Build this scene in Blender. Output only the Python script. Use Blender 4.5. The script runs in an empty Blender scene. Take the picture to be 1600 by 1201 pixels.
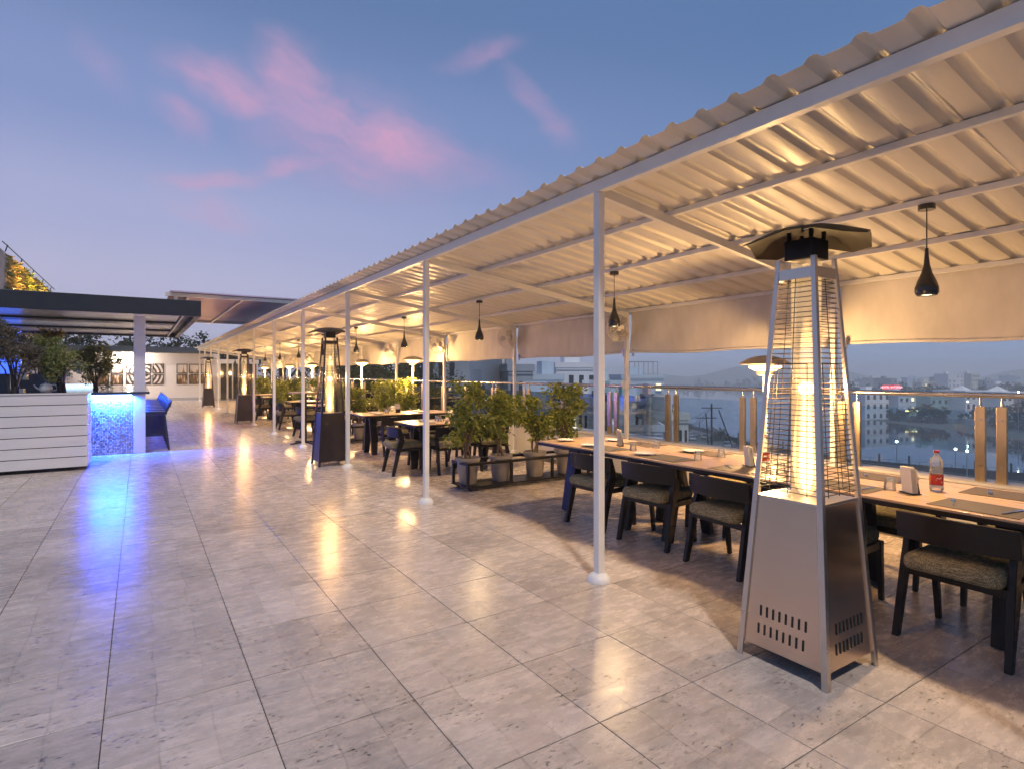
import bpy, bmesh, math, random
from mathutils import Vector, Matrix
R = math.radians
random.seed(7)
sc = bpy.context.scene
col = sc.collection

# ------------------------------------------------------------------ camera
cd = bpy.data.cameras.new('camera'); cam = bpy.data.objects.new('camera', cd); col.objects.link(cam)
cam.location = (0, 0, 1.5)
cam.rotation_euler = (R(90), 0, R(-33.0))
cd.sensor_width = 36.0
cd.lens = 896.0 / 1600 * 36
cd.shift_y = -16.5 / 1600
cd.clip_start = 0.05; cd.clip_end = 6000
sc.camera = cam

# ------------------------------------------------------------------ render / view
sc.view_settings.view_transform = 'Standard'
sc.view_settings.look = 'None'
sc.view_settings.exposure = 0.0
sc.view_settings.gamma = 1.0
cy = sc.cycles
cy.use_denoising = True; cy.adaptive_threshold = .03
cy.max_bounces = 6; cy.diffuse_bounces = 3; cy.glossy_bounces = 3
cy.transmission_bounces = 6; cy.transparent_max_bounces = 12; cy.volume_bounces = 1
cy.caustics_reflective = False; cy.caustics_refractive = False
cy.sample_clamp_indirect = 6.0

# ------------------------------------------------------------------ world: dusk sky with a few pink wisps
SKY_STRENGTH = 1.0
w = bpy.data.worlds.new('World'); sc.world = w; w.use_nodes = True
nt = w.node_tree; N = nt.nodes; L = nt.links
bg = N['Background']
def wn(t, **k):
    n = N.new(t)
    for a, b in k.items(): setattr(n, a, b)
    return n
def wm(op, a, b=None, c=None, clamp=False):
    n = N.new('ShaderNodeMath'); n.operation = op; n.use_clamp = clamp
    for i, v in enumerate((a, b, c)):
        if v is None: continue
        if isinstance(v, (int, float)): n.inputs[i].default_value = v
        else: L.new(v, n.inputs[i])
    return n.outputs[0]
tc = wn('ShaderNodeTexCoord')
sep = wn('ShaderNodeSeparateXYZ'); L.new(tc.outputs['Generated'], sep.inputs[0])
el = wm('MULTIPLY', wm('ARCSINE', sep.outputs[2]), 180 / math.pi)
az = wm('MULTIPLY', wm('ARCTAN2', sep.outputs[0], sep.outputs[1]), 180 / math.pi)
def ramp(stops, src):
    r = wn('ShaderNodeValToRGB'); L.new(src, r.inputs[0]); e = r.color_ramp.elements
    r.color_ramp.interpolation = 'EASE'
    e[0].position, e[0].color = stops[0][0], (*stops[0][1], 1)
    e[1].position, e[1].color = stops[-1][0], (*stops[-1][1], 1)
    for p, c in stops[1:-1]:
        q = e.new(p); q.color = (*c, 1)
    return r.outputs[0]
eln = wm('DIVIDE', el, 60.0, clamp=True)
glow = ramp([(0.0, (.53, .52, .70)), (.12, (.50, .495, .70)), (.22, (.40, .43, .68)), (.36, (.235, .31, .58)), (.55, (.125, .21, .42)), (1.0, (.09, .16, .34))], eln)
cool = ramp([(0.0, (.30, .38, .58)), (.06, (.27, .365, .595)), (.16, (.225, .325, .565)), (.30, (.155, .25, .475)), (.5, (.105, .195, .40)), (1.0, (.09, .16, .34))], eln)
# side of the sky where the sun went down is paler
side = wm('MULTIPLY_ADD', wm('COSINE', wm('MULTIPLY', wm('SUBTRACT', az, -12.0), math.pi / 180)), 1.6, -0.55, clamp=True)
mixs = wn('ShaderNodeMixRGB'); L.new(side, mixs.inputs[0]); L.new(cool, mixs.inputs[1]); L.new(glow, mixs.inputs[2])
# clouds laid out in azimuth / elevation
comb = wn('ShaderNodeCombineXYZ'); L.new(az, comb.inputs[0]); L.new(el, comb.inputs[1])
nz = wn('ShaderNodeTexNoise'); nz.inputs['Scale'].default_value = .16; nz.inputs['Detail'].default_value = 5; nz.inputs['Roughness'].default_value = .55
L.new(comb.outputs[0], nz.inputs['Vector'])
wv = wn('ShaderNodeVectorMath'); wv.operation = 'MULTIPLY_ADD'
L.new(nz.outputs['Color'], wv.inputs[0]); wv.inputs[1].default_value = (5, 4, 0); wv.inputs[2].default_value = (-2.5, -2, 0)
wadd = wn('ShaderNodeVectorMath'); L.new(comb.outputs[0], wadd.inputs[0]); L.new(wv.outputs[0], wadd.inputs[1])
def blob(cx, cy_, rx, ry, ang, amp):
    m = wn('ShaderNodeMapping'); m.vector_type = 'TEXTURE'
    m.inputs['Location'].default_value = (cx, cy_, 0); m.inputs['Rotation'].default_value = (0, 0, R(ang)); m.inputs['Scale'].default_value = (rx, ry, 1)
    L.new(wadd.outputs[0], m.inputs[0])
    ln = wn('ShaderNodeVectorMath'); ln.operation = 'LENGTH'; L.new(m.outputs[0], ln.inputs[0])
    s = wn('ShaderNodeMapRange'); s.interpolation_type = 'SMOOTHSTEP'; L.new(ln.outputs['Value'], s.inputs[0])
    s.inputs[1].default_value = 1.0; s.inputs[2].default_value = 0.05; s.inputs[3].default_value = 0.0; s.inputs[4].default_value = amp
    return s.outputs[0]
bl = [blob(6.9, 24.2, 7.0, 2.9, -7, 1.0), blob(12.3, 25.8, 5.4, 4.2, -33, .75), blob(19.0, 22.0, 17.0, 3.6, -15, 1.05), blob(17.5, 21.4, 13.0, 6.4, -12, .66), blob(3.1, 21.1, 3.2, 1.7, -21, .6),
      blob(5.7, 16.9, 6.8, 1.25, 13, .7), blob(13.0, 19.0, 6.6, 1.25, 19, .7), blob(5.4, 14.2, 6.0, 2.2, -9, .42), blob(19.9, 17.9, 8.2, 1.9, 0, .45), blob(30.0, 29.1, 6.2, 1.4, 12, .36), blob(35.5, 24.8, 7.0, 1.9, -44, .42), blob(-2.5, 23.5, 3.5, 1.6, -43, .18),
      blob(95, 22, 16, 3, -12, .5), blob(-60, 18, 18, 3.5, 10, .6), blob(160, 25, 20, 4, -8, .4)]
tot = bl[0]
for b in bl[1:]: tot = wm('MAXIMUM', tot, b)
fine = wn('ShaderNodeTexNoise'); fine.inputs['Scale'].default_value = .42; fine.inputs['Detail'].default_value = 7; fine.inputs['Roughness'].default_value = .6
stm = wn('ShaderNodeMapping'); stm.vector_type = 'TEXTURE'; stm.inputs['Scale'].default_value = (2.6, .75, 1); stm.inputs['Rotation'].default_value = (0, 0, R(-17)); L.new(wadd.outputs[0], stm.inputs[0]); L.new(stm.outputs[0], fine.inputs['Vector'])
fm = wn('ShaderNodeMapRange'); L.new(fine.outputs[0], fm.inputs[0]); fm.inputs[1].default_value = .30; fm.inputs[2].default_value = .68; fm.inputs[3].default_value = .32; fm.inputs[4].default_value = 1.0
cl = wm('MULTIPLY', tot, fm.outputs[0], clamp=True)
mixc = wn('ShaderNodeMixRGB'); L.new(cl, mixc.inputs[0]); L.new(mixs.outputs[0], mixc.inputs[1]); mixc.inputs[2].default_value = (.66, .37, .57, 1)
# below the horizon: dull ground bounce
bel = wn('ShaderNodeMapRange'); L.new(el, bel.inputs[0]); bel.inputs[1].default_value = -6; bel.inputs[2].default_value = -1
mixb = wn('ShaderNodeMixRGB'); L.new(bel.outputs[0], mixb.inputs[0]); mixb.inputs[1].default_value = (.10, .12, .16, 1); L.new(mixc.outputs[0], mixb.inputs[2])
L.new(mixb.outputs[0], bg.inputs[0]); bg.inputs[1].default_value = SKY_STRENGTH

# ------------------------------------------------------------------ sun lamp: added in place of an unseen source lighting the open deck
sl = bpy.data.lights.new('sun', 'SUN'); sl.energy = 1.8; sl.angle = R(3.0); sl.color = (1.0, .91, .83)
so = bpy.data.objects.new('sun', sl); col.objects.link(so)
so.rotation_euler = Vector((.215, .50, -1)).to_track_quat('-Z', 'Y').to_euler()

# ------------------------------------------------------------------ helpers
class MB:
    def __init__(s): s.v = []; s.f = []
    def add(s, vs, fs):
        o = len(s.v); s.v += [tuple(p) for p in vs]; s.f += [tuple(i + o for i in q) for q in fs]; return s
    def box(s, x0, x1, y0, y1, z0, z1):
        return s.hexa([(x0, y0, z0), (x1, y0, z0), (x1, y1, z0), (x0, y1, z0)], [(x0, y0, z1), (x1, y0, z1), (x1, y1, z1), (x0, y1, z1)])
    def hexa(s, b, t):
        return s.add(list(b) + list(t), [(3, 2, 1, 0), (4, 5, 6, 7), (0, 1, 5, 4), (1, 2, 6, 5), (2, 3, 7, 6), (3, 0, 4, 7)])
    def loft(s, rings, cap=True, closed=True):
        n = len(rings[0]); vs = [p for r in rings for p in r]; fs = []
        for i in range(len(rings) - 1):
            for j in range(n if closed else n - 1):
                k = (j + 1) % n
                fs.append((i * n + j, i * n + k, (i + 1) * n + k, (i + 1) * n + j))
        if cap: fs += [tuple(range(n - 1, -1, -1)), tuple(range((len(rings) - 1) * n, len(rings) * n))]
        return s.add(vs, fs)
    def bar(s, p, q, w, h=None, up=(0, 0, 1), w2=None, h2=None):
        p, q = Vector(p), Vector(q); d = (q - p).normalized(); u = Vector(up)
        if abs(d.dot(u)) > .98: u = Vector((1, 0, 0))
        a = d.cross(u).normalized(); b = a.cross(d).normalized(); h = w if h is None else h
        w2 = w if w2 is None else w2; h2 = h if h2 is None else h2
        r = lambda c, w_, h_: [c - a * w_ / 2 - b * h_ / 2, c + a * w_ / 2 - b * h_ / 2, c + a * w_ / 2 + b * h_ / 2, c - a * w_ / 2 + b * h_ / 2]
        return s.loft([r(p, w, h), r(q, w2, h2)])
    def tube(s, path, r, n=8, closed=False):
        P = [Vector(p) for p in path]; rings = []
        rs = r if isinstance(r, (list, tuple)) else [r] * len(P)
        for i, p in enumerate(P):
            a = P[i - 1] if (i > 0 or closed) else p; b = P[(i + 1) % len(P)] if (i < len(P) - 1 or closed) else p
            d = (b - a).normalized(); u = Vector((0, 0, 1)) if abs(d.z) < .9 else Vector((1, 0, 0))
            x = d.cross(u).normalized(); y = x.cross(d)
            rings.append([p + (x * math.cos(2 * math.pi * k / n) + y * math.sin(2 * math.pi * k / n)) * rs[i] for k in range(n)])
        if closed: rings.append(rings[0])
        return s.loft(rings, cap=not closed)
    def lathe(s, prof, n=24, c=(0, 0, 0)):
        return s.loft([[(c[0] + r * math.cos(2 * math.pi * k / n), c[1] + r * math.sin(2 * math.pi * k / n), c[2] + z) for k in range(n)] for r, z in prof])
    def prism(s, poly, f0, f1):
        return s.loft([[f0(*p) for p in poly], [f1(*p) for p in poly]])
    def mesh(s, name, mat, smooth=None):
        m = bpy.data.meshes.new(name); m.from_pydata(s.v, [], s.f); m.validate()
        if mat:
            for q in (mat if isinstance(mat, list) else [mat]): m.materials.append(q)
        bm = bmesh.new(); bm.from_mesh(m); bmesh.ops.recalc_face_normals(bm, faces=bm.faces); bm.to_mesh(m); bm.free()
        if smooth:
            m.polygons.foreach_set('use_smooth', [True] * len(m.polygons)); m.set_sharp_from_angle(angle=R(smooth))
        return m
    def build(s, name, mat, parent=None, smooth=None, bevel=0, loc=None):
        return link(name, s.mesh(name, mat, smooth), parent, bevel, loc)
def link(name, mesh, parent=None, bevel=0, loc=None):
    o = bpy.data.objects.new(name, mesh); col.objects.link(o); o.parent = parent
    if loc is not None: o.location = loc
    if bevel:
        b = o.modifiers.new('bevel', 'BEVEL'); b.width = bevel; b.segments = 2; b.limit_method = 'ANGLE'; b.angle_limit = R(35)
    return o
def tag(o, label=None, cat=None, group=None, kind=None):
    if label: o['label'] = label
    if cat: o['category'] = cat
    if group: o['group'] = group
    if kind: o['kind'] = kind
    return o
def thing(name, label, cat, loc=(0, 0, 0), rz=0, group=None):
    o = bpy.data.objects.new(name, None); col.objects.link(o); o.location = loc; o.rotation_euler = (0, 0, rz)
    o.empty_display_size = .1
    return tag(o, label, cat, group)
KIDS = {}
def kids(o):
    return [c for c in bpy.data.objects if c.parent == o]
def freeze(root):          # remember a prototype's tree once, for quick copying
    def rec(o): return (o, [rec(c) for c in kids(o)])
    KIDS[root.name] = rec(root); return root
def dup(root, loc, rz=0, label=None, group=None):
    def rec(node, par):
        c = node[0].copy(); col.objects.link(c); c.parent = par
        for k in node[1]: rec(k, c)
        return c
    c = rec(KIDS[root.name], None); c.location = loc; c.rotation_euler = (0, 0, rz)
    if label: c['label'] = label
    if group: c['group'] = group
    return c
ORD = ['nearest', 'second', 'third', 'fourth', 'fifth', 'sixth', 'seventh', 'eighth', 'ninth', 'tenth', 'eleventh', 'twelfth', 'thirteenth', 'fourteenth', 'fifteenth', 'sixteenth', 'seventeenth', 'eighteenth']
def nth(i): return ORD[i]
FPX, YAW = 896.0, R(33.0)
def bgp(u, D, z=0.0):      # a spot D metres ahead of the lens, under photo column u
    a = (u - 800) / FPX; s_, c_ = math.sin(YAW), math.cos(YAW)
    return Vector((D * (s_ + a * c_), D * (c_ - a * s_), z))
def zat(v, D): return 1.5 - (v - 584) * D / FPX

# ------------------------------------------------------------------ materials
def mat(name, color=(.5, .5, .5), rough=.5, metal=0.0, spec=.5, emit=None, estr=0.0, noise=None, bump=None, trans=0.0, sheen=0.0, coat=0.0):
    m = bpy.data.materials.new(name); m.use_nodes = True; t = m.node_tree; b = t.nodes['Principled BSDF']
    b.inputs['Base Color'].default_value = (*color, 1); b.inputs['Roughness'].default_value = rough; b.inputs['Metallic'].default_value = metal
    b.inputs['Specular IOR Level'].default_value = spec; b.inputs['Coat Weight'].default_value = coat
    if sheen: b.inputs['Sheen Weight'].default_value = sheen
    if emit: b.inputs['Emission Color'].default_value = (*emit, 1); b.inputs['Emission Strength'].default_value = estr
    if noise or bump:
        tcn = t.nodes.new('ShaderNodeTexCoord')
    if noise:               # (scale, amount, stretch, rough_amount)
        s_, am, st, ra = noise
        mp = t.nodes.new('ShaderNodeMapping'); mp.inputs['Scale'].default_value = st; t.links.new(tcn.outputs['Object'], mp.inputs[0])
        n = t.nodes.new('ShaderNodeTexNoise'); n.inputs['Scale'].default_value = s_; n.inputs['Detail'].default_value = 6; n.inputs['Roughness'].default_value = .6
        t.links.new(mp.outputs[0], n.inputs['Vector'])
        mr = t.nodes.new('ShaderNodeMapRange'); mr.inputs[1].default_value = .3; mr.inputs[2].default_value = .7; mr.inputs[3].default_value = 1 - am; mr.inputs[4].default_value = 1 + am * .6
        t.links.new(n.outputs[0], mr.inputs[0])
        mx = t.nodes.new('ShaderNodeVectorMath'); mx.operation = 'SCALE'; mx.inputs[0].default_value = color; t.links.new(mr.outputs[0], mx.inputs['Scale'])
        t.links.new(mx.outputs[0], b.inputs['Base Color'])
        if ra:
            m2 = t.nodes.new('ShaderNodeMapRange'); m2.inputs[1].default_value = .3; m2.inputs[2].default_value = .7; m2.inputs[3].default_value = max(.02, rough - ra); m2.inputs[4].default_value = rough + ra
            t.links.new(n.outputs[0], m2.inputs[0]); t.links.new(m2.outputs[0], b.inputs['Roughness'])
    if bump:                # (scale, strength, stretch)
        s_, am, st = bump
        mp = t.nodes.new('ShaderNodeMapping'); mp.inputs['Scale'].default_value = st; t.links.new(tcn.outputs['Object'], mp.inputs[0])
        n = t.nodes.new('ShaderNodeTexNoise'); n.inputs['Scale'].default_value = s_; n.inputs['Detail'].default_value = 4
        t.links.new(mp.outputs[0], n.inputs['Vector'])
        bp = t.nodes.new('ShaderNodeBump'); bp.inputs['Strength'].default_value = am; bp.inputs['Distance'].default_value = .01
        t.links.new(n.outputs[0], bp.inputs['Height']); t.links.new(bp.outputs[0], b.inputs['Normal'])
    return m
def glassy(name, tint=(.93, .97, 1.0), refl=.9, rough=.02, ior=1.45, milk=0.0):
    m = bpy.data.materials.new(name); m.use_nodes = True; t = m.node_tree; n = t.nodes; n.clear()
    out = n.new('ShaderNodeOutputMaterial'); mx = n.new('ShaderNodeMixShader'); tr = n.new('ShaderNodeBsdfTransparent'); gl = n.new('ShaderNodeBsdfGlossy')
    fr = n.new('ShaderNodeFresnel'); fr.inputs[0].default_value = ior; mu = n.new('ShaderNodeMath'); mu.operation = 'MULTIPLY'; mu.inputs[1].default_value = refl
    tr.inputs[0].default_value = (*tint, 1); gl.inputs['Roughness'].default_value = rough
    t.links.new(fr.outputs[0], mu.inputs[0]); t.links.new(mu.outputs[0], mx.inputs[0]); t.links.new(tr.outputs[0], mx.inputs[1]); t.links.new(gl.outputs[0], mx.inputs[2]); t.links.new(mx.outputs[0], out.inputs[0])
    if milk:
        df = n.new('ShaderNodeBsdfTranslucent'); dd = n.new('ShaderNodeBsdfDiffuse'); am = n.new('ShaderNodeMixShader'); m3 = n.new('ShaderNodeMixShader'); m3.inputs[0].default_value = milk
        df.inputs[0].default_value = (.9, .9, .88, 1); dd.inputs[0].default_value = (.9, .9, .88, 1)
        t.links.new(df.outputs[0], am.inputs[1]); t.links.new(dd.outputs[0], am.inputs[2]); t.links.new(mx.outputs[0], m3.inputs[1]); t.links.new(am.outputs[0], m3.inputs[2]); t.links.new(m3.outputs[0], out.inputs[0])
    return m
def leafmat(name, c1, c2, scale=9.0, rough=.5):
    m = bpy.data.materials.new(name); m.use_nodes = True; t = m.node_tree; n = t.nodes; b = n['Principled BSDF']
    g = n.new('ShaderNodeNewGeometry'); rp = n.new('ShaderNodeMixRGB'); rp.inputs[1].default_value = (*c1, 1); rp.inputs[2].default_value = (*c2, 1)
    t.links.new(g.outputs['Random Per Island'], rp.inputs[0]); t.links.new(rp.outputs[0], b.inputs['Base Color'])
    b.inputs['Roughness'].default_value = rough
    tl = n.new('ShaderNodeBsdfTranslucent'); t.links.new(rp.outputs[0], tl.inputs[0])
    mx = n.new('ShaderNodeMixShader'); mx.inputs[0].default_value = .3
    t.links.new(b.outputs[0], mx.inputs[1]); t.links.new(tl.outputs[0], mx.inputs[2]); t.links.new(mx.outputs[0], n['Material Output'].inputs[0])
    return m
def flame_mat(name, c, s):
    m = bpy.data.materials.new(name); m.use_nodes = True; t = m.node_tree; n = t.nodes; n.clear()
    out = n.new('ShaderNodeOutputMaterial'); ad = n.new('ShaderNodeAddShader'); tr = n.new('ShaderNodeBsdfTransparent'); em = n.new('ShaderNodeEmission')
    em.inputs[0].default_value = (*c, 1); em.inputs[1].default_value = s
    tcn = n.new('ShaderNodeTexCoord'); mp = n.new('ShaderNodeMapping'); mp.inputs['Scale'].default_value = (14, 14, 2.2); no = n.new('ShaderNodeTexNoise'); no.inputs['Scale'].default_value = 1.0; no.inputs['Detail'].default_value = 3
    t.links.new(tcn.outputs['Object'], mp.inputs[0]); t.links.new(mp.outputs[0], no.inputs['Vector'])
    mr = n.new('ShaderNodeMapRange'); mr.inputs[1].default_value = .3; mr.inputs[2].default_value = .7; mr.inputs[3].default_value = s * .35; mr.inputs[4].default_value = s * 1.4
    t.links.new(no.outputs[0], mr.inputs[0])
    sx = n.new('ShaderNodeSeparateXYZ'); t.links.new(tcn.outputs['Generated'], sx.inputs[0])
    fz = n.new('ShaderNodeMapRange'); fz.inputs[1].default_value = .15; fz.inputs[2].default_value = 1.0; fz.inputs[3].default_value = 1.0; fz.inputs[4].default_value = .06; t.links.new(sx.outputs[2], fz.inputs[0])
    lw = n.new('ShaderNodeLayerWeight'); lw.inputs[0].default_value = .5; iv = n.new('ShaderNodeMath'); iv.operation = 'MULTIPLY_ADD'; iv.inputs[1].default_value = -.85; iv.inputs[2].default_value = 1.0; t.links.new(lw.outputs['Facing'], iv.inputs[0])
    m1 = n.new('ShaderNodeMath'); m1.operation = 'MULTIPLY'; t.links.new(mr.outputs[0], m1.inputs[0]); t.links.new(fz.outputs[0], m1.inputs[1])
    m2 = n.new('ShaderNodeMath'); m2.operation = 'MULTIPLY'; t.links.new(m1.outputs[0], m2.inputs[0]); t.links.new(iv.outputs[0], m2.inputs[1]); t.links.new(m2.outputs[0], em.inputs[1])
    t.links.new(tr.outputs[0], ad.inputs[0]); t.links.new(em.outputs[0], ad.inputs[1]); t.links.new(ad.outputs[0], out.inputs[0])
    return m
M = {}
M['white_paint'] = mat('white_paint', (.74, .73, .72), .38, noise=(6, .06, (1, 1, 1), .08))
M['roof_sheet'] = mat('roof_sheet', (.70, .67, .62), .42, noise=(2.2, .12, (.5, 2.5, 1), .1), bump=(30, .15, (.3, 1, 1)))
M['canvas'] = mat('canvas', (.66, .62, .57), .85, noise=(5, .12, (1, 1, .4), 0), bump=(2.6, 1.0, (1, 1.8, .3)))
M['steel'] = mat('steel', (.60, .55, .50), .30, 1.0, noise=(2, .08, (1, 1, 3), .05))
M['steel_panel'] = mat('steel_panel', (.62, .49, .385), .23, 1.0, noise=(1.3, .12, (1, 1, .3), .04), bump=(1.4, .03, (1, 1, .5)))
M['rail_steel'] = mat('rail_steel', (.62, .60, .58), .22, 1.0, noise=(4, .1, (1, 1, 1), .07))
M['dark_metal'] = mat('dark_metal', (.022, .020, .020), .38, .6, noise=(5, .25, (1, 1, 1), .1))
M['bronze'] = mat('bronze', (.045, .034, .036), .36, .55, noise=(3, .25, (1, 1, .4), .1))
M['hood'] = mat('hood', (.020, .014, .010), .6, .0, .12, noise=(6, .5, (1, 1, 1), .12))
M['black_wood'] = mat('black_wood', (.011, .008, .007), .42, spec=.35, noise=(7, .35, (1, 1, 5), .1))
M['brass_post'] = mat('brass_post', (.62, .47, .30), .34, .9, noise=(6, .15, (1, 1, .3), .06))
M['wire'] = mat('wire', (.09, .075, .06), .45, .7)
M['slot'] = mat('slot', (.006, .006, .006), .8)
M['concrete'] = mat('concrete', (.40, .40, .42), .85, noise=(1.5, .2, (1, 1, 1), 0))
M['parapet'] = mat('parapet', (.66, .63, .60), .7, noise=(2, .12, (1, 1, .5), 0))
M['wall_white'] = mat('wall_white', (.70, .66, .64), .7, noise=(.8, .08, (1, 1, .6), 0))
M['black_frame'] = mat('black_frame', (.015, .015, .016), .4)
M['canopy_dark'] = mat('canopy_dark', (.022, .026, .034), .4, noise=(.9, .3, (1, 1, 1), .12))
M['canopy_panel'] = mat('canopy_panel', (.50, .52, .55), .22, noise=(1.2, .1, (1, 3, 1), .06))
M['glass'] = glassy('glass', (.86, .93, .98), .75, .01)
M['clear'] = glassy('clear', (.985, .985, .98), 1.0, .03, 1.45, .12)
M['bottle'] = glassy('bottle', (.97, .97, .97), .9, .04, 1.45, .16)
M['tube_glass'] = glassy('tube_glass', (.98, .95, .90), .8, .02)
_n = M['tube_glass'].node_tree; _o = _n.nodes['Material Output']; _e = _n.nodes.new('ShaderNodeEmission'); _e.inputs[0].default_value = (1, .62, .26, 1); _e.inputs[1].default_value = .22; _a = _n.nodes.new('ShaderNodeAddShader'); _s = _o.inputs[0].links[0].from_socket; _n.links.new(_s, _a.inputs[0]); _n.links.new(_e.outputs[0], _a.inputs[1]); _n.links.new(_a.outputs[0], _o.inputs[0])   # the hot quartz glows faintly
M['pendant'] = mat('pendant', (.012, .012, .014), .25, coat=.4)
M['plate'] = mat('plate', (.78, .77, .75), .15)
M['paper'] = mat('paper', (.80, .76, .66), .8)
M['placemat'] = mat('placemat', (.10, .075, .06), .6, noise=(60, .3, (1, 1, 1), 0))
M['pot'] = mat('pot', (.33, .29, .26), .6, noise=(8, .12, (1, 1, 1), 0))
M['soil'] = mat('soil', (.05, .035, .025), .95, noise=(40, .5, (1, 1, 1), 0))
M['bark'] = mat('bark', (.16, .11, .075), .85, noise=(18, .4, (1, 1, .3), 0))
M['bark_dark'] = mat('bark_dark', (.055, .045, .04), .9, noise=(9, .4, (1, 1, .3), 0))
M['ficus'] = leafmat('ficus', (.10, .17, .03), (.42, .42, .07), rough=.38)
M['shrub'] = leafmat('shrub', (.11, .16, .05), (.36, .37, .10))
M['shrub_dark'] = leafmat('shrub_dark', (.09, .11, .07), (.27, .20, .13))
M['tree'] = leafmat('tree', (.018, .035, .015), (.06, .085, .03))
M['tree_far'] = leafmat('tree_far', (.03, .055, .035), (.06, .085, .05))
M['moss_wall'] = leafmat('moss_wall', (.16, .20, .03), (.40, .26, .08))
M['fan'] = mat('fan', (.66, .62, .56), .4)
M['flame'] = flame_mat('flame', (1.0, .58, .18), 1.3)
M['flame_core'] = flame_mat('flame_core', (1.0, .74, .36), 1.8)
M['bulb'] = mat('bulb', (1, .8, .5), .4, emit=(1.0, .56, .16), estr=14)
M['bulb_small'] = mat('bulb_small', (1, .9, .7), .4, emit=(1.0, .82, .5), estr=4)
M['dome'] = mat('dome', (.52, .47, .42), .35, .8)
M['led'] = mat('led', (.5, .7, 1), .4, emit=(.30, .50, 1.0), estr=14)
M['cap_red'] = mat('cap_red', (.42, .04, .02), .35)
M['label_red'] = mat('label_red', (.45, .03, .02), .4)
M['label_orange'] = mat('label_orange', (.72, .20, .02), .4)
M['label_white'] = mat('label_white', (.8, .78, .74), .4)
M['board'] = mat('board', (.76, .75, .76), .5, noise=(3, .08, (.3, 3, 3), 0))
M['counter'] = mat('counter', (.05, .06, .09), .12)
M['stool'] = mat('stool', (.018, .018, .03), .3)
M['cabinet'] = mat('cabinet', (.05, .08, .14), .5)
M['china'] = mat('china', (.78, .78, .78), .15)
M['glow_white'] = mat('glow_white', (.7, .85, 1), .4, emit=(.55, .80, 1.0), estr=1.6)
M['blue_glow'] = mat('blue_glow', (.1, .2, .8), .4, emit=(.06, .16, 1.0), estr=1.5)

# woven seat fabric
def fabric():
    m = bpy.data.materials.new('tweed'); m.use_nodes = True; t = m.node_tree; n = t.nodes; b = n['Principled BSDF']
    tcn = n.new('ShaderNodeTexCoord')
    def nz_(st, sc_):
        mp = n.new('ShaderNodeMapping'); mp.inputs['Scale'].default_value = st; t.links.new(tcn.outputs['Object'], mp.inputs[0])
        q = n.new('ShaderNodeTexNoise'); q.inputs['Scale'].default_value = sc_; q.inputs['Detail'].default_value = 3; t.links.new(mp.outputs[0], q.inputs['Vector']); return q.outputs[0]
    a = nz_((22, 210, 210), 1.0); c = nz_((210, 22, 210), 1.0)
    ad = n.new('ShaderNodeMath'); ad.operation = 'ADD'; t.links.new(a, ad.inputs[0]); t.links.new(c, ad.inputs[1])
    cr = n.new('ShaderNodeValToRGB'); mr = n.new('ShaderNodeMapRange'); mr.inputs[1].default_value = .72; mr.inputs[2].default_value = 1.28; t.links.new(ad.outputs[0], mr.inputs[0]); t.links.new(mr.outputs[0], cr.inputs[0])
    cr.color_ramp.elements[0].color = (.06, .045, .026, 1); cr.color_ramp.elements[1].color = (.48, .41, .25, 1); e = cr.color_ramp.elements.new(.5); e.color = (.23, .195, .10, 1)
    t.links.new(cr.outputs[0], b.inputs['Base Color']); b.inputs['Roughness'].default_value = .85
    bp = n.new('ShaderNodeBump'); bp.inputs['Strength'].default_value = .4; bp.inputs['Distance'].default_value = .002; t.links.new(ad.outputs[0], bp.inputs['Height']); t.links.new(bp.outputs[0], b.inputs['Normal'])
    return m
M['tweed'] = fabric()

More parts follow.
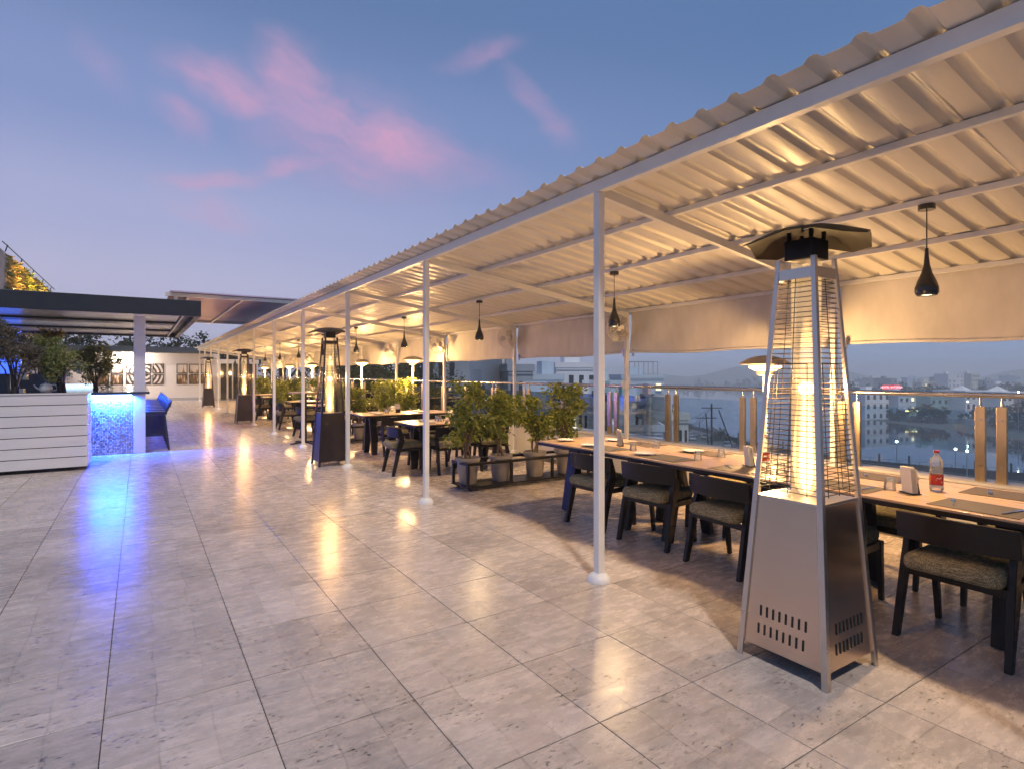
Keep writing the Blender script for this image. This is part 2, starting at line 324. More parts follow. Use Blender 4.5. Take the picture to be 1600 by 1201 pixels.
# stone-look floor tile: printed small blocks, pits along the grain, slight gloss
TS = .598; TX0, TY0 = .466, 1.268
def tilemat():
    m = bpy.data.materials.new('stone_tile'); m.use_nodes = True; t = m.node_tree; n = t.nodes; b = n['Principled BSDF']; k = t.links
    g = n.new('ShaderNodeNewGeometry')
    def V(op, a, bb=None):
        q = n.new('ShaderNodeVectorMath'); q.operation = op
        for i, x in enumerate((a, bb)):
            if x is None: continue
            if isinstance(x, tuple): q.inputs[i].default_value = x
            else: k.new(x, q.inputs[i])
        return q.outputs[0]
    def F(op, a, bb=None, clamp=False):
        q = n.new('ShaderNodeMath'); q.operation = op; q.use_clamp = clamp
        for i, x in enumerate((a, bb)):
            if x is None: continue
            if isinstance(x, (int, float)): q.inputs[i].default_value = x
            else: k.new(x, q.inputs[i])
        return q.outputs[0]
    def noise(v, s_, d=4, r=.55):
        q = n.new('ShaderNodeTexNoise'); q.inputs['Scale'].default_value = s_; q.inputs['Detail'].default_value = d; q.inputs['Roughness'].default_value = r; k.new(v, q.inputs['Vector']); return q.outputs[0]
    def mr(x, a, bb, c, d):
        q = n.new('ShaderNodeMapRange'); k.new(x, q.inputs[0])
        for i, y in enumerate((a, bb, c, d)): q.inputs[i + 1].default_value = y
        return q.outputs[0]
    P = V('MULTIPLY', V('SUBTRACT', g.outputs['Position'], (TX0, TY0, 0)), (1 / TS, 1 / TS, 0))
    tile = V('FLOOR', P)
    # hand-cut look: wobble the printed joints a little
    q = n.new('ShaderNodeTexNoise'); q.inputs['Scale'].default_value = 2.6; q.inputs['Detail'].default_value = 3; k.new(g.outputs['Position'], q.inputs['Vector'])
    wob = V('MULTIPLY', V('SUBTRACT', q.outputs['Color'], (.5, .5, .5)), (.13, .13, 0))
    S = V('MULTIPLY', V('ADD', P, wob), (3, 3, 0)); sub = V('FLOOR', S); fr = V('FRACTION', S)
    wt = n.new('ShaderNodeTexWhiteNoise'); wt.noise_dimensions = '3D'; k.new(tile, wt.inputs[0])
    ws = n.new('ShaderNodeTexWhiteNoise'); ws.noise_dimensions = '3D'; k.new(V('ADD', sub, (11.3, 4.7, 0)), ws.inputs[0])
    sp = n.new('ShaderNodeSeparateXYZ'); k.new(fr, sp.inputs[0])
    def edge(x): return F('MINIMUM', x, F('SUBTRACT', 1.0, x))
    dist = F('MINIMUM', edge(sp.outputs[0]), edge(sp.outputs[1]))
    joint = mr(dist, 0.0, .035, 1.0, 0.0)
    jn = noise(g.outputs['Position'], 3.0, 2)
    joint = F('MULTIPLY', joint, mr(jn, .38, .62, 0, .8), clamp=True)
    gr = noise(V('MULTIPLY', g.outputs['Position'], (7, 16, 1)), 1.0, 7, .7)
    big = noise(g.outputs['Position'], 1.1, 3)
    pit = noise(V('MULTIPLY', g.outputs['Position'], (30, 62, 1)), 1.0, 2, .5)
    pits = F('MULTIPLY', mr(pit, .57, .66, 0, 1), mr(noise(g.outputs['Position'], 5.5, 3), .46, .60, 0, 1), clamp=True)
    val = F('ADD', mr(gr, .3, .7, -.075, .06), mr(wt.outputs[0], 0, 1, -.045, .04))
    val = F('ADD', val, mr(ws.outputs[0], 0, 1, -.045, .035))
    val = F('ADD', val, mr(big, .3, .7, -.03, .03))
    val = F('SUBTRACT', val, F('MULTIPLY', joint, .13)); val = F('SUBTRACT', val, F('MULTIPLY', pits, .24))
    v1 = F('ADD', val, 1.0)
    c = n.new('ShaderNodeVectorMath'); c.operation = 'SCALE'; c.inputs[0].default_value = (.555, .468, .41); k.new(v1, c.inputs['Scale'])
    k.new(F('ADD', 1.0, F('MULTIPLY', val, 2.6)), c.inputs['Scale'])
    k.new(c.outputs[0], b.inputs['Base Color'])
    k.new(mr(F('ADD', gr, F('MULTIPLY', pits, .4)), .3, .8, .19, .37), b.inputs['Roughness'])
    b.inputs['Specular IOR Level'].default_value = .55
    h = F('SUBTRACT', F('SUBTRACT', F('MULTIPLY', gr, .5), pits), joint)
    bp = n.new('ShaderNodeBump'); bp.inputs['Strength'].default_value = .22; bp.inputs['Distance'].default_value = .002; k.new(h, bp.inputs['Height']); k.new(bp.outputs[0], b.inputs['Normal'])
    return m
M['tile'] = tilemat()
M['grout'] = mat('grout', (.06, .055, .05), .9)

# table top veneer
M['table_top'] = mat('table_top', (.54, .36, .21), .30, noise=(5, .22, (6, .6, 1), .05))
HAZE = 0.0011
# ================================================================== SETTING
# ---- far ground, lake
GZ = -17.85
M['ground'] = mat('ground', (.10, .11, .095), .95, noise=(.03, .4, (1, 1, 1), 0))
g = MB(); g.add([(-2500, -2500, GZ), (3000, -2500, GZ), (3000, 3000, GZ), (-2500, 3000, GZ)], [(0, 1, 2, 3)])
tag(g.build('ground', M['ground']), kind='structure')
M['water'] = mat('water', (.03, .045, .06), .045, spec=.8, bump=(.35, .05, (1, 1, 1)))
lake = [tuple(bgp(u_, d_))[:2] for u_, d_ in ((1060, 216), (1112, 188), (1180, 150), (1330, 124))] + [ (133, 36), (136, 0), (142, -80), (238, -80), (214, 57), (262, 126), (318, 161), (420, 255), (560, 400), (480, 470), (250, 215)]
g = MB(); g.add([(x, y, GZ + .06) for x, y in lake], [tuple(range(len(lake)))])
M['water'].node_tree.nodes['Principled BSDF'].inputs['IOR'].default_value = 1.6
tag(g.build('lake_water', M['water']), kind='structure')

# ---- terrace slab (the building we stand on) and its floor tiles
g = MB(); g.box(-14, 6.4, -5, 44, GZ + .02, -.0032)
floor = tag(g.build('terrace_floor', M['grout']), kind='structure')
h = TS / 2 - .0022; ch = .0006
tm = MB(); tm.loft([[(-h, -h, -.012), (h, -h, -.012), (h, h, -.012), (-h, h, -.012)], [(-h, -h, -ch), (h, -h, -ch), (h, h, -ch), (-h, h, -ch)],
                    [(-h + ch, -h + ch, 0), (h - ch, -h + ch, 0), (h - ch, h - ch, 0), (-h + ch, h - ch, 0)]])
tile_mesh = tm.mesh('floor_tile', M['tile'])
cells = []
for i in range(-21, 10):
    for j in range(-7, 63):
        x, y = TX0 + (i + .5) * TS, TY0 + (j + .5) * TS
        if x + h > 6.10 or x < -11.5: continue
        d = x * math.sin(YAW) + y * math.cos(YAW); r = x * math.cos(YAW) - y * math.sin(YAW)
        vis = d > .9 and abs(r / d) < .98 and 1.5 / d < .78
        cells.append((0 if vis else 1, d if vis else abs(d) + 50, x, y))
cells.sort()
rest = MB()
for k, (vv, d, x, y) in enumerate(cells):
    if k < 300:
        o = link('floor_tile', tile_mesh, floor, 0, (x, y, random.uniform(-.0006, .0006)))
    else:
        rest.add([(a + x, b + y, c) for a, b, c in tm.v], tm.f[1:])
tag(rest.build('far_floor_tiles', M['tile'], floor), kind='stuff')

# ---- parapet and glass railing along the open side
XR = 6.22
p = MB(); p.box(6.12, 6.38, -4.8, 37.6, .001, .53)
par = thing('parapet_wall', 'low white plastered parapet carrying the glass railing', 'wall')
p.build('wall', M['parapet'], par)
c = MB(); c.box(6.10, 6.40, -4.8, 37.6, .531, .556); c.build('coping', M['wall_white'], par, bevel=.006)
rl = thing('glass_railing', 'glass railing with paired steel posts and round steel top rail', 'railing')
MB().tube([(XR, -4.6, 1.315), (XR, 37.4, 1.315)], .025, 16).build('top_rail', M['rail_steel'], rl, smooth=40)
pm = MB(); pm.box(-.018, .018, -.037, .037, .556, 1.215); pmesh = pm.mesh('railing_post', M['brass_post'])
rm = MB(); rm.tube([(0, 0, 1.215), (0, 0, 1.295)], .011, 10); rmesh = rm.mesh('rod', M['rail_steel'], 40)
bmh = MB(); bmh.tube([(-.024, 0, 0), (.024, 0, 0)], .011, 8)
bmesh_ = bmh.mesh('bolt', M['steel'], 40)
gm = MB(); gm.box(-.005, .005, .012, 1.02, .60, 1.175); gmesh = gm.mesh('glass_pane', M['glass'])
for k in range(-4, 30):
    y0 = 1.84 + 1.19 * k
    for yy in (y0, y0 + .15):
        q = link('railing_post', pmesh, rl, .003 if k < 8 else 0, (XR, yy, 0)); link('rod', rmesh, q); link('bolt', bmesh_, q, 0, (0, 0, .70)); link('bolt', bmesh_, q, 0, (0, 0, 1.10))
    link('glass_pane', gmesh, rl, 0, (XR + .004, y0 + .15 + .033 - .01, 0))

# ---- corrugated canopy over the dining side
def RZ(x): return 2.905 - .145 * (x - 2.8)
cn = thing('corrugated_canopy', 'long white lean-to canopy of corrugated sheets on slim square posts', 'canopy')
PIT = .21; NP = 5
prof = []
for k in range(NP):
    for a, b in [(0, 0), (.012, .003), (.028, .021), (.040, .026), (.066, .026), (.078, .021), (.094, .003), (.106, 0), (.150, -.0015)]:
        prof.append((k * PIT + a, b))
prof += [(NP * PIT, 0), (NP * PIT + .012, .0045), (NP * PIT + .028, .0225), (NP * PIT + .040, .0275), (NP * PIT + .066, .0275)]
X0, X1 = 2.60, 6.30
def sheet_mesh(bend):
    s_ = MB(); rows = []
    for x in (X0, 2.8, 3.55, 4.4, 5.2, 6.0, X1):
        rows.append([(x, y, RZ(x) + z + bend(x, y)) for y, z in prof])
    rows2 = [[(x, y, z + .0015) for x, y, z in r] for r in rows]
    n = len(prof)
    s_.loft(rows, cap=False, closed=False); s_.loft(rows2, cap=False, closed=False)
    a, b = s_.v[:n], s_.v[len(rows) * n:len(rows) * n + n]
    s_.loft([a, b], cap=False, closed=False)
    return s_.mesh('roof_sheet', M['roof_sheet'], 28)
sms = [sheet_mesh(lambda x, y: 0), sheet_mesh(lambda x, y: .004 * math.sin(x * 3) + .003 * math.sin(y * 5)), sheet_mesh(lambda x, y: -.003 * math.sin(x * 2 + 1))]
y = -3.0; k = 0
while y < 36.0:
    link('roof_sheet', sms[k % 3], cn, 0, (0, y, .0 + .0018 * (k % 2))); y += NP * PIT; k += 1
YE = y + .06
for i, x in enumerate((2.8, 3.55, 4.4, 5.2, 6.0)):
    m_ = MB(); z = RZ(x) - .004
    if i == 0: m_.box(x - .03, x + .03, -3.0, YE, z - .085, z)
    else: m_.box(x - .022, x + .022, -3.0, YE, z - .042, z)
    m_.build('front_beam' if i == 0 else 'purlin', M['white_paint'], cn, bevel=.003)
post_m = MB(); post_m.box(-.03, .03, -.03, .03, .001, 1); 
def post_mesh(hh, w_=.03):
    q = MB(); q.box(-w_, w_, -w_, w_, .001, hh); return q.mesh('post', M['white_paint'])
fp = post_mesh(RZ(2.8) - .0905, .029); bpst = post_mesh(RZ(6.0) - .048 - .072, .026)
bs = MB(); bs.lathe([(.0865, .0005), (.086, .012), (.079, .034), (.062, .052), (.043, .062), (.0, .0625)], 24); base_m = bs.mesh('post_base', M['white_paint'], 50)
for k in range(-1, 13):
    yy = .15 + 3.0 * k
    q = link('post', fp, cn, .004 if k < 4 else 0, (2.8, yy, 0)); link('post_base', base_m, q)
    q = link('post', bpst, cn, .004 if k < 4 else 0, (6.0, yy, 0)); link('post_base', base_m, q)
    m_ = MB(); m_.hexa([(2.834, yy - .022, RZ(2.834) - .118), (6.03, yy - .022, RZ(6.03) - .118), (6.03, yy + .022, RZ(6.03) - .118), (2.834, yy + .022, RZ(2.834) - .118)],
                       [(2.834, yy - .022, RZ(2.834) - .0475), (6.03, yy - .022, RZ(6.03) - .0475), (6.03, yy + .022, RZ(6.03) - .0475), (2.834, yy + .022, RZ(2.834) - .0475)])
    m_.build('rafter', M['white_paint'], cn, bevel=.003 if k < 4 else 0)

MB().tube([(5.965, 6.14, 2.2), (5.962, 6.10, 1.9), (5.96, 6.13, 1.62), (5.94, 6.05, 1.5), (5.95, 6.02, 1.36), (5.965, 6.09, 1.26)], .006, 6).build('cable', M['white_paint'], cn)
MB().box(5.935, 5.972, 6.10, 6.18, 1.28, 1.40).build('socket_box', M['white_paint'], cn, bevel=.005)
# ---- canvas roll-up curtains between the rear posts
def curtain_mesh(seed, flap):
    rnd = random.Random(seed); nx, nz = 40, 12; c_ = MB(); fr, bk = [], []
    ph = [rnd.uniform(0, 6) for _ in range(6)]
    for j in range(nz + 1):
        t = j / nz; z = 2.425 - t * .60 + .0
        a, b = [], []
        for i in range(nx + 1):
            s_ = i / nx; yy = .03 + s_ * 2.93
            dx = .016 * math.sin(s_ * 9 + ph[0] + t * 3) * t + .010 * math.sin(s_ * 23 + ph[1] - t * 5) * (.3 + t) + .02 * math.sin(s_ * 3 + ph[2]) * t
            zz = z - (.015 * math.sin(s_ * math.pi) + .008 * math.sin(s_ * 11 + ph[3])) * t
            a.append((6.058 + dx, yy, zz)); b.append((6.066 + dx, yy, zz))
        fr.append(a); bk.append(b)
    c_.loft(fr, cap=False, closed=False); c_.loft(bk, cap=False, closed=False)
    c_.loft([fr[-1], bk[-1]], cap=False, closed=False); c_.loft([fr[0], bk[0]], cap=False, closed=False)
    c_.loft([[r[0] for r in fr], [r[0] for r in bk]], cap=False, closed=False); c_.loft([[r[-1] for r in fr], [r[-1] for r in bk]], cap=False, closed=False)
    return c_.mesh('cloth', M['canvas'], 60), fr[-1]
cms = [curtain_mesh(s_, 0) for s_ in (1, 2, 3)]
names_c = ['behind the near steel heater', 'behind the long table', 'over the row of potted ficus']
n = 0
for k in range(-1, 12):
    cm, low = cms[k % 3]
    t = thing('canvas_curtain', '', 'curtain', (0, .15 + 3.0 * k, 0))
    link('cloth', cm, t)
    MB().tube([(x + .004, y_, z - .012) for x, y_, z in low[::2]], .017, 8).build('hem_roll', M['canvas'], t, smooth=60)
    for yy in (.10, 2.90): MB().hexa([(6.024, yy - .012, 1.755), (6.044, yy - .012, 1.755), (6.044, yy + .012, 1.755), (6.024, yy + .012, 1.755)], [(6.02, yy - .014, 1.86), (6.05, yy - .014, 1.86), (6.05, yy + .014, 1.86), (6.02, yy + .014, 1.86)]).build('buckle', M['steel'], t)
    tag(t, ('canvas roll-up curtain cut off at the right edge of the photo' if k == -1 else f'{nth(k)} canvas roll-up curtain along the railing, counted from the near heater') , None, 'curtains hung between the rear posts')

# ---- end wall with framed prints, dark roof above
ew = thing('end_wall', 'white wall closing the far end of the terrace below a dark roof', 'wall')
EY = 37.75
MB().box(-7, 3.35, EY, EY + .25, 0.001, 2.66).build('wall', M['wall_white'], ew)
MB().box(-7, 3.35, EY - .03, EY - .001, .001, .16).build('skirting', M['concrete'], ew)
M['roof_dark'] = mat('roof_dark', (.075, .085, .095), .6, noise=(1, .3, (1, 1, 1), 0))
for i in range(6): MB().hexa([(-7, EY - .35 + i * .22, 2.665 + i * .065), (3.6, EY - .35 + i * .22, 2.665 + i * .065), (3.6, EY - .12 + i * .22, 2.665 + i * .065), (-7, EY - .12 + i * .22, 2.665 + i * .065)],
                          [(-7, EY - .35 + i * .22, 2.70 + i * .065), (3.6, EY - .35 + i * .22, 2.70 + i * .065), (3.6, EY - .12 + i * .22, 2.728 + i * .065), (-7, EY - .12 + i * .22, 2.728 + i * .065)]).build('roof_strip', M['roof_dark'], ew)
# glazed porch at the covered end
po = thing('glazed_porch', 'glazed doors with white frames under the far end of the canopy', 'doors')
MB().box(3.36, 3.95, EY - .02, EY + .25, .001, 2.66).build('wall', M['wall_white'], po)
MB().box(3.951, 6.1, EY - .02, EY + .25, 2.10, 2.35).build('lintel', M['white_paint'], po)
for x in (3.98, 4.65, 5.33, 6.0): MB().box(x - .03, x + .03, EY - .03, EY + .1, .001, 2.099).build('door_frame', M['white_paint'], po)
M['dark_glass'] = mat('dark_glass', (.02, .025, .03), .06)
for x in (3.98, 4.65, 5.33): MB().box(x + .035, x + .635, EY + .02, EY + .04, .03, 2.09).build('pane', M['dark_glass'], po)

def printmat(name, kind, cx):
    m = bpy.data.materials.new(name); m.use_nodes = True; t = m.node_tree; n = t.nodes; b = n['Principled BSDF']; k = t.links
    g_ = n.new('ShaderNodeNewGeometry'); sp_ = n.new('ShaderNodeSeparateXYZ'); k.new(g_.outputs['Position'], sp_.inputs[0])
    def F(op, a, bb=None):
        q = n.new('ShaderNodeMath'); q.operation = op
        for i, x in enumerate((a, bb)):
            if x is None: continue
            if isinstance(x, (int, float)): q.inputs[i].default_value = x
            else: k.new(x, q.inputs[i])
        return q.outputs[0]
    dx = F('SUBTRACT', sp_.outputs[0], cx); dz = F('SUBTRACT', sp_.outputs[2], 1.49)
    cr = n.new('ShaderNodeValToRGB')
    if kind == 'rings':
        d = F('SQRT', F('ADD', F('MULTIPLY', dx, dx), F('MULTIPLY', dz, dz)))
        nn = n.new('ShaderNodeTexNoise'); nn.inputs['Scale'].default_value = 7; k.new(g_.outputs['Position'], nn.inputs['Vector'])
        v = F('SINE', F('ADD', F('MULTIPLY', d, 31.0), F('MULTIPLY', nn.outputs[0], 2.2)))
        cr.color_ramp.elements[0].position = .35; cr.color_ramp.elements[0].color = (.06, .045, .05, 1); cr.color_ramp.elements[1].position = .6; cr.color_ramp.elements[1].color = (.58, .52, .48, 1)
        k.new(F('MULTIPLY_ADD', v, .5), cr.inputs[0]); cr.inputs[0].links[0].from_node.inputs[2].default_value = .5
    else:
        mp = n.new('ShaderNodeMapping'); mp.inputs['Scale'].default_value = (9, 1, 1.3); k.new(g_.outputs['Position'], mp.inputs[0])
        nn = n.new('ShaderNodeTexNoise'); nn.inputs['Scale'].default_value = 1.6; nn.inputs['Detail'].default_value = 3; k.new(mp.outputs[0], nn.inputs['Vector'])
        v = F('ADD', nn.outputs[0], F('MULTIPLY', dz, .42))
        cr.color_ramp.elements[0].position = .40; cr.color_ramp.elements[0].color = (.10, .06, .03, 1); cr.color_ramp.elements[1].position = .56; cr.color_ramp.elements[1].color = (.60, .52, .45, 1)
        e = cr.color_ramp.elements.new(.46); e.color = (.34, .20, .09, 1); k.new(v, cr.inputs[0])
    k.new(cr.outputs[0], b.inputs['Base Color']); b.inputs['Roughness'].default_value = .35
    return m
M['print_rings'] = printmat('print_rings', 'rings', .25); M['print_stalks'] = printmat('print_stalks', 'stalks', 2.6)
fr_ = MB()
W2, H2 = .27, .27
for a, b, c_, d in ((-W2, W2, -H2, -H2 + .035), (-W2, W2, H2 - .035, H2), (-W2, -W2 + .035, -H2 + .035, H2 - .035), (W2 - .035, W2, -H2 + .035, H2 - .035)): fr_.box(a, b, -.03, 0, c_, d)
frm = fr_.mesh('frame', M['black_frame'])
ip = MB(); ip.box(-W2 + .036, W2 - .036, -.012, -.001, -H2 + .036, H2 - .036)
ipm = {k_: ip.mesh('print', M[k_]) for k_ in ('print_rings', 'print_stalks')}
xs = [(-1.65, 'print_stalks', 'leftmost, half behind the shrub'), (-1.02, 'print_stalks', 'second from the left'), (-.36, 'print_rings', 'left third of the ring picture'), (.25, 'print_rings', 'centre of the ring picture'), (.87, 'print_rings', 'right third of the ring picture'), (2.03, 'print_stalks', 'left column of the stalk picture'), (2.65, 'print_stalks', 'middle column of the stalk picture'), (3.25, 'print_stalks', 'rightmost, behind the far heater')]
for x, kd, w_ in xs:
    for z, row in ((1.79, 'upper'), (1.19, 'lower')):
        t = thing('framed_print', f'{row} black-framed print on the far wall, {w_}', 'picture', (x, EY - .001, z), 0, 'framed prints on the end wall')
        link('frame', frm, t); link('print', ipm[kd], t)
# ---- bar: planter box, mosaic counter, column, dark flat canopy
pl = thing('planter_box', 'long planter box clad in white horizontal boards left of the bar', 'planter')
PX0, PX1, PY0, PY1, PZ = -4.2, -.69, 11.22, 12.05, 1.185
MB().box(PX0, PX1 - .02, PY0 + .02, PY1, .04, PZ - .05).build('box_core', M['slot'], pl)
MB().box(PX0, PX1 - .03, PY0 + .03, PY1 - .02, PZ - .049, PZ - .02).build('soil', M['soil'], pl)
bh = (PZ - .05) / 7
for i in range(7):
    z0 = .05 + i * bh
    MB().box(PX0, PX1, PY0 - .001, PY0 + .018, z0 + .006, z0 + bh - .006).build('board', M['board'], pl, bevel=.003)
    MB().box(PX1 - .019, PX1 + .001, PY0 + .0185, PY1, z0 + .006, z0 + bh - .006).build('board', M['board'], pl, bevel=.003)
MB().box(PX0, PX1 + .012, PY0 - .012, PY0 + .03, PZ, PZ + .022).build('rim', M['board'], pl)
MB().box(PX1 - .03, PX1 + .012, PY0 + .0305, PY1, PZ, PZ + .022).build('rim', M['board'], pl)

def mosaicmat():
    m = bpy.data.materials.new('mosaic'); m.use_nodes = True; t = m.node_tree; n = t.nodes; b = n['Principled BSDF']; k = t.links
    g_ = n.new('ShaderNodeNewGeometry')
    def V(op, a, bb=None):
        q = n.new('ShaderNodeVectorMath'); q.operation = op
        for i, x in enumerate((a, bb)):
            if x is None: continue
            if isinstance(x, tuple): q.inputs[i].default_value = x
            else: k.new(x, q.inputs[i])
        return q.outputs[0]
    S = V('MULTIPLY', g_.outputs['Position'], (38, 38, 38)); fl = V('FLOOR', V('ADD', S, (.5, .5, .5))); fr2 = V('FRACTION', V('ADD', S, (.5, .5, .5)))
    wn_ = n.new('ShaderNodeTexWhiteNoise'); k.new(fl, wn_.inputs[0])
    sp_ = n.new('ShaderNodeSeparateXYZ'); k.new(fr2, sp_.inputs[0])
    mn = n.new('ShaderNodeMath'); mn.operation = 'MINIMUM'; k.new(sp_.outputs[2], mn.inputs[0])
    mx = n.new('ShaderNodeMath'); mx.operation = 'MINIMUM'; k.new(sp_.outputs[0], mx.inputs[0]); k.new(sp_.outputs[1], mx.inputs[1])
    mx.inputs[1].default_value = 1
    k.new(mx.outputs[0], mn.inputs[1])
    gt = n.new('ShaderNodeMath'); gt.operation = 'GREATER_THAN'; gt.inputs[1].default_value = .16; k.new(mn.outputs[0], gt.inputs[0])
    cr = n.new('ShaderNodeValToRGB'); cr.color_ramp.elements[0].color = (.30, .28, .31, 1); cr.color_ramp.elements[1].color = (.72, .68, .68, 1); k.new(wn_.outputs[0], cr.inputs[0])
    mix = n.new('ShaderNodeMixRGB'); mix.inputs[1].default_value = (.05, .05, .06, 1); k.new(gt.outputs[0], mix.inputs[0]); k.new(cr.outputs[0], mix.inputs[2]); k.new(mix.outputs[0], b.inputs['Base Color'])
    b.inputs['Roughness'].default_value = .18; b.inputs['Metallic'].default_value = .35
    nm = V('MULTIPLY', V('SUBTRACT', wn_.outputs['Color'], (.5, .5, .5)), (.25, .25, .25)); nn = V('NORMALIZE', V('ADD', g_.outputs['Normal'], nm)); k.new(nn, b.inputs['Normal'])
    return m
M['mosaic'] = mosaicmat()
bar = thing('bar_counter', 'mosaic tiled bar counter lit by blue strips beside the white column', 'bar')
BZ = 1.10
MB().box(-.76, -.10, 13.02, 20.4, .001, BZ).build('mosaic_front', M['mosaic'], bar)
MB().box(-4.3, -.765, 13.02, 13.6, .001, BZ - .01).build('service_side', M['cabinet'], bar)
MB().box(-4.3, .16, 12.93, 20.5, BZ + .02, BZ + .065).build('counter_top', M['counter'], bar, bevel=.006)
ls = MB(); ls.box(-.74, -.12, 12.985, 13.0, BZ - .012, BZ + .012); ls.build('light_strip', M['led'], bar)
ls = MB(); ls.box(.02, .035, 13.3, 20.3, BZ - .012, BZ + .012); ls.build('light_strip', M['led'], bar)
def area(name, loc, rot, sx, sy, e, c, parent):
    l = bpy.data.lights.new(name, 'AREA'); l.shape = 'RECTANGLE'; l.size = sx; l.size_y = sy; l.energy = e; l.color = c
    o = bpy.data.objects.new(name, l); col.objects.link(o); o.location = loc; o.rotation_euler = rot; o.parent = parent; return o
area('strip_light', (-.43, 12.96, BZ - .02), (R(-30), 0, 0), .62, .03, 140, (.003, .06, 1.0), bar)
area('strip_light', (-.43, 12.95, BZ - .02), (R(16), 0, 0), .62, .03, 130, (.03, .16, 1.0), bar)
area('strip_light', (.045, 16.8, BZ - .02), (0, R(-8), 0), .03, 7.0, 230, (.004, .07, 1.0), bar)
# back-bar: lit shelf, cabinet, blue panel
bb = thing('back_bar', 'blue lit back bar cabinet behind the planter shrubs', 'cabinet')
MB().box(-3.4, -1.35, 14.9, 15.4, .001, 1.50).build('cabinet', M['cabinet'], bb, bevel=.01)
MB().box(-2.9, -.85, 16.6, 16.9, 1.16, 1.26).build('lit_shelf', M['glow_white'], bb)
MB().box(-3.8, -2.45, 18.4, 18.5, .6, 2.55).build('blue_panel', M['blue_glow'], bb)
MB().box(-3.8, .0, 18.5, 18.6, .001, 1.15).build('rear_counter', M['cabinet'], bb)
def lathe_obj(name, prof, m_, label, cat, loc, n_=24, group=None):
    o = MB().lathe(prof, n_).build(name, m_, None, 40, 0, loc); return tag(o, label, cat, group)
kt = thing('white_kettle', 'round white kettle standing on the bar in front of the blue cabinet', 'kettle', (-1.43, 13.35, BZ + .066))
MB().lathe([(.07, 0), (.095, .03), (.10, .08), (.085, .13), (.05, .155), (.012, .165), (.012, .18), (.001, .182)], 24).build('body', M['china'], kt, 40)
MB().tube([(.085, 0, .03), (.15, 0, .04), (.165, 0, .10), (.13, 0, .135), (.075, 0, .13)], .011, 8).build('handle', M['china'], kt, 40)
MB().tube([(-.08, 0, .05), (-.14, 0, .09), (-.17, 0, .14)], [.02, .014, .01], 8).build('spout', M['china'], kt, 40)
cmq = thing('coffee_machine', 'pale coffee machine with stacked cups left of the white kettle', 'machine', (-1.78, 13.35, BZ + .066))
MB().box(-.13, .05, -.12, .12, 0, .07).build('drip_tray', M['steel'], cmq)
MB().box(-.13, -.02, -.12, .12, .071, .34).build('body', M['china'], cmq, bevel=.01)
MB().box(-.019, .10, -.10, .10, .22, .33).build('brew_head', M['steel'], cmq, bevel=.01)
for i in range(3): MB().lathe([(.02, 0), (.034, .05), (.034, .06)], 12).build('cup', M['china'], cmq, 40, 0, (-.08 + .08 * i, .0, .345))
cl_ = thing('bar_column', 'square white column rising from the floor beside the blue lit bar', 'column')
MB().box(-.095, .095, 12.98, 13.17, .001, 2.598).build('shaft', M['white_paint'], cl_, bevel=.006)
sp2 = thing('wall_lamp', 'small bright wall lamp on the end wall left of the column', 'lamp', (-.45, EY - .16, 2.24), 0)
MB().box(-.06, .06, .10, .158, -.06, .06).build('housing', M['steel'], sp2)
MB().lathe([(.0, -.07), (.05, -.055), (.065, 0), (.05, .055), (.0, .07)], 16).build('bulb', mat('spot_bulb', (1, .9, .7), .4, emit=(1, .85, .6), estr=40), sp2, 40)
l = bpy.data.lights.new('lamp_light', 'POINT'); l.energy = 260; l.color = (1, .84, .68); l.shadow_soft_size = .08
o = bpy.data.objects.new('lamp_light', l); col.objects.link(o); o.parent = sp2; o.location = (0, -.35, 0)
bc = thing('bar_canopy', 'dark flat bar canopy with white underside panels on the white column', 'canopy')
CX0, CX1, CY0, CY1 = -7.0, 1.0, 12.58, 20.3
MB().box(CX0, CX1, CY0, CY0 + .10, 2.60, 2.905).build('front_fascia', M['canopy_dark'], bc, bevel=.008)
MB().box(CX1 - .10, CX1, CY0 + .101, CY1, 2.60, 2.905).build('side_fascia', M['canopy_dark'], bc, bevel=.008)
MB().box(CX0, CX1 - .101, CY1 - .10, CY1, 2.60, 2.905).build('rear_fascia', M['canopy_dark'], bc)
MB().box(CX0, CX1 - .101, CY0 + .101, CY1 - .101, 2.72, 2.88).build('deck', M['canopy_dark'], bc)
for (a, b) in ((CY0 + .104, 14.9), (15.5, 17.6), (18.3, CY1 - .104)):
    MB().box(CX0, CX1 - .32, a, b, 2.655, 2.715).build('underside_panel', M['canopy_panel'], bc)
for (a, b) in ((14.95, 15.45), (17.65, 18.25)): MB().box(CX0, CX1 - .32, a, b, 2.615, 2.7).build('beam', M['canopy_dark'], bc)
MB().box(CX1 - .30, CX1 - .27, CY0 + .15, CY1 - .15, 2.62, 2.71).build('trim', M['steel'], bc)

# ---- sloping shade roof linking bar and dining canopy
sh = thing('shade_roof', 'raised corrugated shade roof spanning from the bar canopy to the dining canopy', 'canopy')
M['shade_sheet'] = mat('shade_sheet', (.50, .39, .52), .36, .15, noise=(1.5, .2, (.5, 2, 1), .1))
def shade(y0, y1):
    s_ = MB(); pr = []
    yv = y0
    while yv < y1 - .01:
        for a, b in ((0, 0), (.03, 0), (.07, .04), (.14, .04), (.18, 0)): pr.append((yv + a, b))
        yv += .25
    pr.append((yv, 0))
    rows = [[(x, a, 3.42 + b) for a, b in pr] for x in (.6, 2.2, 3.9)]; rows2 = [[(x, a, z + .002) for x, a, z in r] for r in rows]
    s_.loft(rows, cap=False, closed=False); s_.loft(rows2, cap=False, closed=False); s_.loft([rows[0], rows2[0]], cap=False, closed=False); s_.loft([rows[-1], rows2[-1]], cap=False, closed=False)
    return s_
